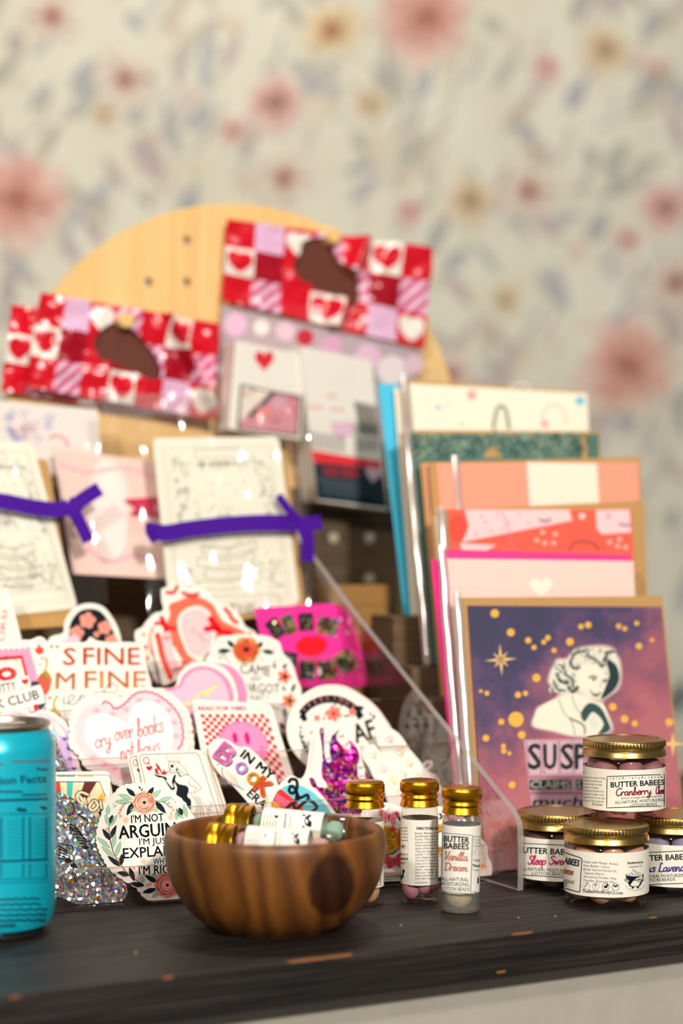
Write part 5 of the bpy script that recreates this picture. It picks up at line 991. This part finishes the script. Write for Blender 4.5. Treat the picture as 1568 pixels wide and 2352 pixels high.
sticker('round scalloped sticker with a leafy wreath and dark lettering beside the bowl', 0, 0.0, scallop([(790, 960), (800, 860), (830, 760), (870, 660), (920, 600), (980, 530), (1060, 505), (1180, 500), (1300, 520), (1400, 570), (1500, 640), (1560, 740), (1640, 860), (1680, 1000), (1670, 1150), (1600, 1300), (1540, 1420), (1440, 1470), (1300, 1470), (1180, 1430), (1120, 1350), (1000, 1280), (900, 1200), (850, 1120), (810, 1040)], 9), d_arg, crop=Z2)
def d_skel(a):
    K = '#05070a'; a.L = 5
    for pts, w_ in (([(530, 645), (600, 670), (605, 730), (560, 760), (530, 700)], 6), ([(610, 720), (660, 770), (720, 800), (690, 860)], 6), ([(640, 740), (700, 800)], 5), ([(520, 790), (560, 850), (600, 880)], 9), ([(720, 950), (760, 1040), (800, 1060)], 6), ([(500, 990), (540, 1000), (590, 1010), (600, 1050)], 8),
                    ([(560, 1100), (620, 1180), (610, 1300), (650, 1270), (680, 1240)], 6), ([(700, 1000), (740, 1090), (820, 1160), (830, 1300)], 6), ([(590, 1230), (640, 1330)], 6), ([(790, 1150), (850, 1190), (840, 1330), (890, 1330)], 8)): a.curve(pts, w_, K)
    for i in range(7): a.curve([(560 + i*17, 830 + i*26), (610 + i*16, 850 + i*24), (650 + i*14, 890 + i*18)], 10, K)
    for i in range(5): a.curve([(480, 1010 + i*24), (520, 1030 + i*22), (550, 1050 + i*20)], 9, K)
    for x, y in ((560, 1130), (600, 1170), (700, 1020)): a.ell(x, y, 26, 18, K)
sticker('large silver holographic glitter sticker with skeleton line drawing beside the can', 0, 0.003, smooth([(300, 560), (460, 565), (560, 600), (660, 660), (740, 730), (800, 800), (830, 900), (820, 1000), (840, 1120), (880, 1190), (960, 1230), (1010, 1290), (1045, 1370), (1010, 1450), (900, 1500), (750, 1510), (600, 1475), (470, 1420), (300, 1380)], 5), d_skel, mats=('print', 'glit_silver'), basem=1, crop=Z2)
def d_bfly(a):
    PK = '#f2788e'; RP = '#e8304e'
    def bf(x, y, s_, c, an=0):
        for dx, dy, rx, ry, r_ in ((-1, -.45, .95, .62, 35), (1, -.45, .95, .62, -35), (-.75, .55, .6, .5, -30), (.75, .55, .6, .5, 30)):
            q = rot_pts([(x + dx*s_, y + dy*s_)], x, y, an)[0]; a.ell(q[0], q[1], rx*s_, ry*s_, c, r_ + an, n=14)
        a.up(); a.ell(x, y, s_*.16, s_*.75, '#a02038', an); a.L -= 1
    a.crop(*S2)
    def bub(ch, x, y, h, c, w_): a.text(ch, x + 12, y + 8, h, NV, w=w_, bold=.07); a.up(); a.text(ch, x, y, h, c, w=w_, bold=.06); a.L -= 1
    bub('B', -80, 1475, 290, '#f7b41c', 310); bub('O', 230, 1460, 280, '#f59426', 300); bub('O', 560, 1460, 280, '#f7b41c', 290); a.up(3)
    bf(150, 1095, 62, PK, 5); bf(205, 1560, 66, RP, -10); a.star(195, 1220, 52, RP, 4, .4); a.curve([(228, 1050), (250, 1085), (268, 1120)], 24, NV); a.curve([(690, 1060), (712, 1085), (690, 1110)], 22, NV); a.curve([(770, 1080), (790, 1110), (815, 1130)], 20, NV); a.star(1140, 1610, 50, '#f2962a', 4, .35); bf(830, 1120, 50, '#f2a0b4', 0); a.curve([(130, 1040), (150, 1000), (155, 985)], 4, NV)
sticker('white sticker with yellow bubble letters and pink butterflies behind the vials', 0, 0.006, smooth([(-140, 1050), (0, 960), (150, 940), (330, 1000), (600, 960), (900, 1060), (1060, 1250), (1180, 1380), (1200, 1500), (1240, 1600), (1230, 1720), (1120, 1740), (900, 1700), (500, 1740), (260, 1680), (120, 1600), (-140, 1580)], 5), d_bfly, crop=S2)
for i in range(4):
    x = -0.02 + i*0.006; b_ = 0.010 + i*0.0012
    V_ = [SF(0.13 + x + .09*s_, b_ + .03*t, 0.0024 + i*0.0012 + .0008*math.sin(s_*3 + i)) for t in (0, 1) for s_ in [k/8 for k in range(9)]]
    o = mesh_obj('sticker', V_, [(k, k+1, 10+k, 9+k) for k in range(8)], [[M['white'], M['greypaint'], M['white'], M['white']][i]]); o.modifiers.new('thick', 'SOLIDIFY').thickness = 0.0005
    tag(o, ['bottom loose sticker lying flat on the stand floor behind the vials', 'second loose sticker up in the flat pile on the stand floor', 'third loose sticker up in the flat pile on the stand floor', 'topmost loose sticker of the flat pile on the stand floor'][i], 'sticker', 'loose stickers lying flat')

# ================================================================== jars of lotion beads
INKD = '#0a1a2c'
BEADMESH = []
for s_ in range(5):
    bm = bmesh.new(); bmesh.ops.create_icosphere(bm, subdivisions=3, radius=1.0)
    for v in bm.verts:
        n = v.co.normalized(); v.co *= 1 + 0.10*noise.noise(n*1.6 + Vector((s_*7, 0, 0))) + 0.03*noise.noise(n*4 + Vector((0, s_*3, 0)))
    bm.to_mesh(me := bpy.data.meshes.new('lotion_bead'))
    bm.free(); me.polygons.foreach_set('use_smooth', [True]*len(me.polygons)); BEADMESH.append(me)
BM_CACHE = {}
def bead(loc, r, mk, label, group, i, sc=(1, 1, 1)):
    key = (i % 5, mk)
    if key not in BM_CACHE: m_ = BEADMESH[i % 5].copy(); m_.materials.append(BEADM[mk]); BM_CACHE[key] = m_
    o = bpy.data.objects.new('lotion_bead', BM_CACHE[key]); COL.objects.link(o); o.location = loc; o.scale = (r*sc[0], r*sc[1], r*sc[2]); o.rotation_euler = (i*1.3, i*.7, i*2.1)
    tag(o, label, 'lotion bead', group); return o
JR, JH = 0.0213, 0.0392
LIDP = [(0.0001, .0388), (.0185, .0388), (.0188, .0392), (.0201, .0392), (.0209, .0388), (.0210, .0384), (.0210, .0360), (.0207, .0356), (.0203, .0353), (.0203, .0347), (.0208, .0343), (.0212, .0334), (.0213, .0321), (.0216, .0317), (.0216, .0311), (.0205, .0310)]
def jar(px, d, z0, label, zl, draw, mk, bl, seedi):
    p = at(px, CY, d); c = Vector((p.x, p.y, z0)); root = empty('lotion_bead_jar', c, label, 'jar', 'lotion bead jars')
    body = [(0.0001, .0016), (.0165, .0012), (.0185, .0002), (.0200, .0005), (.0208, .0016), (.0211, .0035), (.0211, .0280), (.0207, .0298), (.0198, .0306), (.0196, .0316)]
    lathe('jar_body', body, M['jar'], root, c, 72); lathe('screw_lid', LIDP, M['brass'], root, c, 216, knurl=(5, 6, 0.00026, 72))
    a = Art(CylMap(c, (0, 0, 1), .02118)); r_ = .02116; n = 72
    V_ = [c + Vector((r_*math.cos(2*math.pi*i/n), r_*math.sin(2*math.pi*i/n), z)) for z in (zl[0], zl[1]) for i in range(n)]
    a.raw(V_, [(i, (i+1) % n, n + (i+1) % n, n + i) for i in range(n)], '#efe9d9'); a.L = 3; draw(a); done(a, 'printed_label', M['label'], root)
    k = 0
    for zz, off in ((.0079, .2), (.0238, .65)):
        for i in range(6):
            an = off + i*math.pi/3
            if math.sin(an) > 0.75: continue
            bead(c + Vector((.0135*math.cos(an), .0135*math.sin(an), zz)), .0064, mk, bl, bl, k + seedi); k += 1
JC = (1140, 1660, 3.6636)
def lines(a, x, y, dy, txt, h, col, ang=0, w=None):
    for i, t in enumerate(txt): a.text(t, x, y + i*dy, h, col, ang=ang, w=(w[i] if w else None))
def boxline(a, pts, wd, col):
    q = []
    for i in range(len(pts)):
        p0, p1 = pts[i], pts[(i+1) % len(pts)]
        for k in range(12): q.append((p0[0] + (p1[0]-p0[0])*k/12, p0[1] + (p1[1]-p0[1])*k/12))
    a.line(q, wd, col, True)
def l_front(a):
    a.crop(*JC); a.L = 3; G = '#5d5a55'
    boxline(a, [(555, 1085), (700, 1135), (718, 1145), (700, 1425), (680, 1422), (548, 1385)], 7, INKD)
    a.text('ABEES', 563, 1182, 52, INKD, ang=-12, w=132, bold=.03); a.script('eese', 556, 1262, 62, 84, '#b5544a', ang=-13, sw=9); a.text('RIZING', 562, 1345, 28, INKD, ang=-8, w=90); a.text('DS', 560, 1375, 26, INKD, ang=-8, w=30)
    lines(a, 730, 1178, 31, ['Made with Mango  Butter,', 'Shea Butter, Cocoa', 'Butter Apricot Kernel Oil,', 'Tapioca Starch,', 'Arrowroot Powder, Mica', 'Powder, Essential Oils'], 19, G, -4, [298, 220, 282, 180, 278, 262])
    for i in range(4): a.outline(ell_pts(752 + i*83, 1372 + i*4, 29, 30), 4 if i > 1 else 2.5, INKD if i > 1 else '#8a8680')
    a.curve([(740, 1385), (755, 1360), (768, 1345)], 7, G); a.curve([(832, 1390), (835, 1350)], 3, G); a.leaf(832, 1375, 26, 12, 60, '#9a968c'); a.leaf(832, 1375, 26, 12, 120, '#9a968c'); a.ell(918, 1380, 16, 12, INKD); a.ell(932, 1366, 7, 10, INKD); a.leaf(1000, 1385, 30, 14, 50, INKD); a.leaf(1002, 1385, 30, 14, 130, INKD)
    a.text('TheBathAndBodyCo.com', 720, 1428, 27, INKD, ang=-3, w=342, bold=.015)
    a.text('Manufactured in:', 1102, 1190, 20, INKD, ang=4, w=132, bold=.02); a.text('Centennial, CO', 1112, 1222, 17, G, ang=5, w=112)
    a.poly(smooth([(1086, 1275), (1110, 1290), (1210, 1290), (1235, 1265), (1232, 1310), (1215, 1360), (1190, 1380), (1130, 1380), (1108, 1355), (1092, 1310)], 4), INKD); a.ell(1145, 1388, 9, 8, INKD); a.ell(1190, 1386, 9, 8, INKD)
    for x, y, q in ((1130, 1275, 16), (1155, 1265, 20), (1180, 1270, 18), (1200, 1272, 14), (1110, 1280, 12), (1165, 1245, 8), (1150, 1235, 6)): a.outline(ell_pts(x, y, q, q*.8, 0, 12), 3, '#8a8680')
    a.up(); q = [(1072, 1312), (1110, 1320), (1210, 1312), (1245, 1300), (1240, 1325), (1205, 1338), (1110, 1342), (1078, 1332)]; a.poly(q, '#efe9d9'); a.outline(q, 4, INKD); a.up(); a.text('THE BATH & BODY CO', 1080, 1334, 15, INKD, ang=2, w=158, bold=.02)
    for k in range(13): t = R(35 + 9.2*k); a.ell(1165 + 96*math.cos(t), 1318 + 92*math.sin(t), 4, 4, '#8a867c', n=6)
def l_cran(a):
    a.crop(*JC); a.L = 3; G = '#77736c'
    boxline(a, [(930, 452), (1412, 435), (1412, 700), (926, 716)], 6, INKD)
    for i in range(18): x = 955 + i*27; a.ell(x, 468 - i*.8 + (3 if i % 2 else 0), 6, 9, ['#8cc8cc', '#8a8a88', '#e8938c', '#7ab4c8', '#5a6a78', '#efc0a8'][i % 6], n=8)
    a.text('BUTTER BABEES', 962, 545, 44, INKD, ang=3, w=450, bold=.022); a.script('Cranberry', 1002, 615, 62, 300, '#7c1838', ang=3, sw=9); a.script('Clove', 1338, 600, 66, 72, '#7c1838', ang=3, sw=8)
    a.text('lemon.orange.clove.cinnamon', 1050, 645, 20, '#6d5a52', ang=3.5, w=340); a.text('ALL-NATURAL MOISTURIZING', 996, 684, 24, INKD, ang=3.5, w=415); a.text('LOTION BEADS', 1126, 708, 24, INKD, ang=3.5, w=225)
    lines(a, 722, 462, 28, ['handmade beads of body', 'perfect size to moisturize your', 'the waste of jars and tubes.', 'Just squish 1-2 babees', 'rub them into the palm of your', 'body heat to begin to melt', 'massage the butter into your hands', 'and your skin loving the'], 15, G, -4, [196, 166, 168, 136, 184, 182, 190, 182]); a.text('30 Gram', 804, 694, 22, '#3d3a36', ang=-4, w=88); a.line([(706, 414), (736, 420)], 10, '#8a867c')
def l_sleep(a):
    a.crop(*JC); a.L = 3
    boxline(a, [(178, 1012), (660, 1036), (660, 1310), (178, 1278)], 6, INKD)
    a.text('BUTTER BABEES', 184, 1092, 48, INKD, ang=-3, w=490, bold=.022); a.script('Sleep', 262, 1190, 72, 150, '#c42e6e', ang=-2, sw=11); a.script('Sweet', 440, 1192, 72, 180, '#c42e6e', ang=-2, sw=11); a.text('ALL-NATURAL MOISTURIZING', 196, 1240, 27, INKD, ang=-3, w=450); a.text('LOTION BEADS', 296, 1280, 27, INKD, ang=-2, w=290)
def l_lav(a):
    a.crop(*JC); a.L = 3
    boxline(a, [(1200, 1096), (1750, 1070), (1750, 1345), (1200, 1365)], 6, INKD)
    a.text('BUTTER BABEES', 1170, 1165, 46, INKD, ang=2, w=460, bold=.022); a.script('us', 1258, 1255, 70, 80, '#43308c', ang=2, sw=10); a.script('Lavender', 1360, 1255, 72, 290, '#43308c', ang=2, sw=10); a.text('ALL-NATURAL MOISTURIZING', 1165, 1310, 26, INKD, ang=2, w=440); a.text('LOTION BEADS', 1232, 1338, 24, INKD, ang=2, w=272)
jar(1392, 1.0026, 0.0001, 'front jar of tan lotion beads with ingredient text and a bathtub logo', (.0059, .0277), l_front, 'tan', 'tan lotion bead in the front jar', 0)
jar(1280, 1.046, 0.0001, 'left jar of dark lotion beads with pink script, next to the acrylic stand', (.0057, .0272), l_sleep, 'brown', 'dark lotion bead in the left jar with pink script', 2)
jar(1552, 1.036, 0.0001, 'right jar of grey lilac lotion beads cut off by the frame edge', (.0045, .0258), l_lav, 'lilac', 'grey lilac lotion bead in the right jar', 4)
jar(1433, 1.030, 0.0395, 'top jar stacked on the others, lettered in dark red script with fairy lights', (.0045, .0255), l_cran, 'plum', 'dusky pink lotion bead in the topmost stacked jar', 1)

# ================================================================== glass vials
CAPP = [(0.0001, .0606), (.0082, .0606), (.0091, .0603), (.00955, .0594), (.0096, .0588), (.0096, .0556), (.0092, .0546), (.0088, .0541), (.0094, .0530), (.0095, .0522), (.0088, .0512), (.0092, .0504), (.0094, .0490), (.0098, .0484), (.0098, .0478), (.0088, .0477)]
VBOD = [(0.0001, .0012), (.0075, .0010), (.0086, .0002), (.0092, .0010), (.0094, .0026), (.0094, .0440), (.0090, .0462), (.0080, .0474), (.0080, .0500)]
def vial(c, ax, label, zl, draw, glass, beads, group='small gold-capped vials', lab_ang=None):
    c = Vector(c); root = empty('lotion_bead_vial', c, label, 'vial', group)
    lathe('glass_tube', VBOD, M[glass], root, c, 56, axis=ax); lathe('screw_cap', CAPP, M['goldcap'], root, c, 168, axis=ax, knurl=(4, 5, 0.0002, 56))
    d = ax @ Vector((0, 0, 1)); a = Art(CylMap(c, d, .00946)); r_ = .00945; n = 56; a0, a1 = lab_ang or (0, 360)
    V_ = [c + ax @ Vector((r_*math.cos(R(a0 + (a1-a0)*i/n)), r_*math.sin(R(a0 + (a1-a0)*i/n)), z)) for z in zl for i in range(n+1)]
    a.raw(V_, [(i, i+1, n+2+i, n+1+i) for i in range(n)], '#efe9dc'); a.L = 3
    if draw: draw(a)
    done(a, 'printed_label', M['label'], root)
    for i, (x, y, z, r2, sc, mk, bl) in enumerate(beads): bead(c + ax @ Vector((x, y, z)), r2, mk, bl, bl, i, sc)
    return root
I3 = Matrix.Identity(3); VC = (780, 1760, 4.1263)
def v_van(a):
    a.crop(*VC); a.L = 3; G = '#77736c'
    boxline(a, [(972, 630), (1258, 656), (1240, 1210), (955, 1182)], 5, INKD)
    a.text('BUTTER', 985, 712, 56, '#0f1a22', ang=-4, w=240, bold=.028); a.text('BABEES', 985, 778, 54, '#0f1a22', ang=-3, w=236, bold=.028); a.script('Vanilla', 985, 885, 78, 225, '#c07f74', ang=-3, sw=12); a.script('Dream', 990, 985, 74, 215, '#c07f74', ang=-3, sw=12)
    lines(a, 962, 1082, 46, ['ALL-NATURAL', 'MOISTURIZING', 'LOTION BEADS'], 34, '#141c22', -2.5, [258, 262, 268])
    lines(a, 1268, 672, 29, ['Made with M', 'Butter, Shea', 'Oil, Tapioca', 'Powder, Mica'], 16, G, -4, [70, 66, 68, 66]); a.curve([(1278, 830), (1288, 800), (1298, 785)], 5, G); a.outline(ell_pts(1290, 810, 26, 40), 2.5, '#a09c94'); a.text('TheBath', 1262, 900, 24, '#3d3a36', ang=-3, w=66); a.text('Manuf', 1260, 952, 28, INKD, ang=-3, w=66, bold=.02); a.text('Centen', 1258, 990, 20, G, ang=-3, w=60); a.text('9 Gram', 1256, 1196, 15, INKD, ang=-3, w=46); a.poly([(1305, 1060), (1318, 1040), (1318, 1110), (1302, 1110)], INKD)
def v_dir(a):
    a.crop(*VC); a.L = 3; G = '#6b6862'
    a.text('DIRECTIONS FOR', 727, 600, 24, '#1d1d20', ang=-.5, w=225, bold=.03)
    lines(a, 714, 645, 28.6, ['Butter Babees are t', 'handmade balls of', 'butter. They are the', 'size to moisturize y', 'hands without the m', 'waste of jars and tub', 'They are super eas', 'squish 1-2 babees', 'your fingers, rub in', 'the palm of your ha', 'using your natural b', "to begin to 'melt' th", 'them, massage the', 'into your hands (do', 'your cuticles!), feel', 'your skin loving the'], 20, G, 1.2, [236, 228, 236, 232, 234, 236, 226, 222, 226, 230, 234, 230, 228, 230, 228, 226])
    a.text('moisture!', 712, 1112, 20, G, ang=1.5, w=122); a.line([(645, 530), (645, 1090), (650, 1120), (690, 1140)], 2, '#cfc6b6')
    lines(a, 582, 590, 30, ['p, Butt', 'oa Bu', 'il, Tapi', 'ca Pow', 'sential'], 18, G, 0, [60, 58, 60, 62, 60]); a.outline(ell_pts(603, 762, 22, 24), 3, '#6b6862'); a.leaf(600, 770, 24, 12, 60, INKD); a.leaf(600, 770, 24, 12, 120, INKD); a.text('BodyCo.c', 576, 842, 22, '#4d4a46', ang=0, w=68); a.text('ured in', 578, 886, 26, INKD, ang=0, w=64, bold=.015); a.text('80015', 578, 926, 18, G, w=46); a.poly([(574, 985), (600, 975), (618, 985), (600, 1040), (612, 1040), (580, 1085), (573, 1060)], INKD)
def v_left(a):
    a.crop(*VC); a.L = 3; boxline(a, [(120, 570), (388, 572), (386, 1128), (120, 1128)], 4, INKD); a.text('BEADS', 300, 1100, 30, '#141c22', ang=2, w=90)
p = at(1056, CY, .979); vial((p.x, p.y, 0.0002), Matrix.Rotation(R(1.0), 3, 'Y'), 'right vial with frosted glass, bold black lettering and pink script', (.0099, .0425), v_van, 'vial_frost', [(-.0005, -.001, .0072, .0062, (1.05, .8, .9), 'cream', 'cream lotion bead in the right vial')])
p = at(963, CY, 1.004); vial((p.x, p.y, 0.0002), I3, 'middle vial of pink beads with a column of directions text', (.0092, .0417), v_dir, 'vial', [(-.0042, -.0018, .0068, .0049, (.95, .95, 1.1), 'pink', 'pink lotion bead in the middle vial'), (.0043, -.002, .0082, .0049, (.9, .9, 1.2), 'pink', 'pink lotion bead in the middle vial'), (.0, .0048, .0085, .0048, (1, .9, 1.1), 'pink', 'pink lotion bead in the middle vial')])
p = at(838, CY, .999); vial((p.x, p.y, 0.0002), I3, 'left vial of tan beads standing half behind the wooden bowl', (.0087, .0412), v_left, 'vial', [(.0022, -.002, .0070, .0060, (.9, .9, 1.05), 'tan', 'tan lotion bead in the left vial'), (-.0035, .003, .0072, .0048, (.9, .9, 1.1), 'tan', 'tan lotion bead in the left vial')])

# ================================================================== wooden bowl with two vials
bp = at(632, CY, .942); bc_ = Vector((bp.x, bp.y, 0.0001)); RZ = .0462
bprof = [(0.0001, .0003), (.026, .0), (.030, .0009), (.0375, .0060), (.0440, .0130), (.0485, .0210), (.0510, .0290), (.0521, .0365), (.0522, .0415), (.0515, .0445), (.0503, .0460), (.0488, .0463), (.0474, .0455), (.0463, .0435), (.0455, .0395), (.0438, .0345), (.0400, .0305), (.034, .0282), (.0001, .0278)]
pr = smooth([(r_, z) for r_, z in bprof], 3, False); pr = [(max(r_, .0001), z) for r_, z in pr]
bowl = lathe('wooden_bowl', pr, M['bowl'], None, bc_, 120)
for pl in bowl.data.polygons: pl.use_smooth = True
tag(bowl, 'small turned wooden bowl with a dark knot, holding two vials', 'bowl')
def lying(p0, p1):
    d = (Vector(p1) - Vector(p0)).normalized(); x = d.cross(Vector((0, 0, 1))).normalized(); y = d.cross(x); return Matrix((x, y, d)).transposed()
def tub(a, x, y, s_, ang):
    q = rot_pts([(x - s_, y - s_*.5), (x + s_, y - s_*.5), (x + s_*.8, y + s_*.3), (x + s_*.4, y + s_*.6), (x - s_*.4, y + s_*.6), (x - s_*.8, y + s_*.3)], x, y, ang); a.poly(smooth(q, 3), INKD)
def v_green(a):
    a.crop(*Z4); a.L = 3; G = '#77736c'
    for i in range(6): a.text('Shea Butter, Cocoa', 655 + i*22, 735, 13, G, ang=82, w=100)
    a.ell(768, 650, 14, 9, INKD); a.ell(772, 655, 24, 20, '#efe9dc'); a.up(); a.ell(770, 650, 10, 7, INKD); a.text('Manufactured', 828, 740, 18, '#4d4a46', ang=84, w=110, bold=.01); a.text('Centennial', 862, 738, 14, G, ang=84, w=90); tub(a, 988, 680, 40, 88); a.ell(958, 640, 9, 7, INKD); a.ell(955, 720, 8, 7, INKD)
def v_pinkv(a):
    a.crop(*Z4); a.L = 3; G = '#77736c'
    for i in range(6): a.text('Shea Butter, Cocoa', 545 + i*20, 852, 12, G, ang=82, w=95)
    a.ell(690, 780, 10, 8, G); a.text('Manufactured', 762, 852, 17, '#4d4a46', ang=84, w=100, bold=.01); a.text('Centennial', 792, 850, 13, G, ang=84, w=85); tub(a, 908, 805, 36, 86); a.ell(880, 768, 8, 6, INKD)
def lay(capx, capy, dcap, endx, endy, dend, label, draw, mk, bl):
    p0, p1 = at(endx, endy, dend), at(capx, capy, dcap); ax = lying(p0, p1)
    n = 5; bs = [(0.001*(-1)**i, -.001, .0078 + i*.0088, .0052, (1, 1, .95), mk, bl) for i in range(n)]
    vial(p0, ax, label, (.0125, .0418), draw, 'vial', bs, 'small gold-capped vials')
lay(506, 1889, .963, 803, 1918, .951, 'vial of mint green beads lying in the bowl, the rear one', v_green, 'mint', 'mint lotion bead in the rear vial lying in the bowl')
lay(462, 1934, .932, 772, 1958, .922, 'vial of pale pink beads lying in the bowl, the front one', v_pinkv, 'rose', 'pale pink lotion bead in the front vial lying in the bowl')

# ================================================================== blue drinks can
cp = at(130, CY, .932); cc = Vector((cp.x - .0290, .930, 0.0001)); can = empty('drinks_can', cc, 'small turquoise drinks can with nutrition panel at the left edge', 'can')
CR = .0287
lathe('can_body', [(.0226, .0030), (.0262, .0046), (.0281, .0088), (CR, .0150), (CR, .0850), (.0283, .0880), (.0262, .0930), (.0252, .0945)], M['can'], can, cc, 96)
lathe('can_base', [(0.0001, .0050), (.0200, .0040), (.0222, .0003), (.0230, .0005), (.0234, .0024), (.0225, .0031)], M['shaded_steel'], can, cc, 96)
lathe('can_top', [(.0251, .0943), (.0255, .0950), (.0262, .0962), (.0264, .0972), (.0258, .0978), (.0248, .0974), (.0238, .0945), (.0225, .0940), (.0001, .0941)], M['steel'], can, cc, 96)
t_ = Frame((cc.x + .004, cc.y), 30); tb = [t_(x, y, .0960) for x, y in rrect(-.011, -.0065, .011, .0065, .0055)]; n = len(tb); mesh_obj('pull_tab', tb + [v + Vector((0, 0, .0009)) for v in tb], [tuple(range(n)), tuple(range(2*n-1, n-1, -1))] + [(i, (i+1) % n, n + (i+1) % n, n + i) for i in range(n)], [M['steel']], can)
a = Art(CylMap(cc, (0, 0, 1), CR + .00005)); a.crop(*Z2); D1 = '#0a4258'; D2 = '#0b4f66'
a.text('Nutrition Facts', -260, 520, 62, D1, ang=3, w=640, bold=.03)
def bar(x0, x1, y0, y1, wd, c):
    n_ = 14; a.line([(x0 + (x1-x0)*i/n_, y0 + (y1-y0)*i/n_ + 10*math.sin(math.pi*i/n_*.5)) for i in range(n_+1)], wd, c)
bar(105, 395, 318, 302, 20, '#56748a'); bar(-120, 20, 328, 330, 20, '#56748a'); bar(-150, 385, 640, 612, 20, D1); bar(-150, 385, 1140, 1108, 18, D1); bar(-150, 385, 745, 735, 7, D2); bar(-150, 385, 1285, 1262, 7, D2); bar(-150, 385, 1315, 1290, 5, D2)
bar(-60, 180, 562, 555, 16, D2); bar(305, 385, 378, 372, 18, D2); bar(185, 375, 592, 575, 16, D2)
bar(150, 205, 708, 706, 30, D1); bar(345, 372, 692, 690, 28, D1)
for x, c in ((10, D2), (190, D2), (245, D2), (380, D2)): a.line([(x, 780), (x, 1110)], 14, c); a.line([(x, 1160), (x, 1260)], 11, c)
for i in range(9): bar(-120, 10, 800 + i*34, 800 + i*34, 4, '#0a6c86'); bar(60, 170, 800 + i*34, 798 + i*34, 4, '#0a6c86'); bar(270, 365, 795 + i*34, 790 + i*34, 4, '#0a6c86')
for i, (x1, s_) in enumerate(((330, 0), (340, 0), (395, 0), (385, 0), (380, 0), (130, 0))): [bar(-160 + k*(x1 + 160)/7, -160 + (k + .86)*(x1 + 160)/7, 1446 + i*43 - k*2, 1444 + i*43 - k*2, 17, D2) for k in range(7)]
bar(-30, 12, 1732, 1730, 20, D2)
done(a, 'printed_panel', M['canprint'], can)
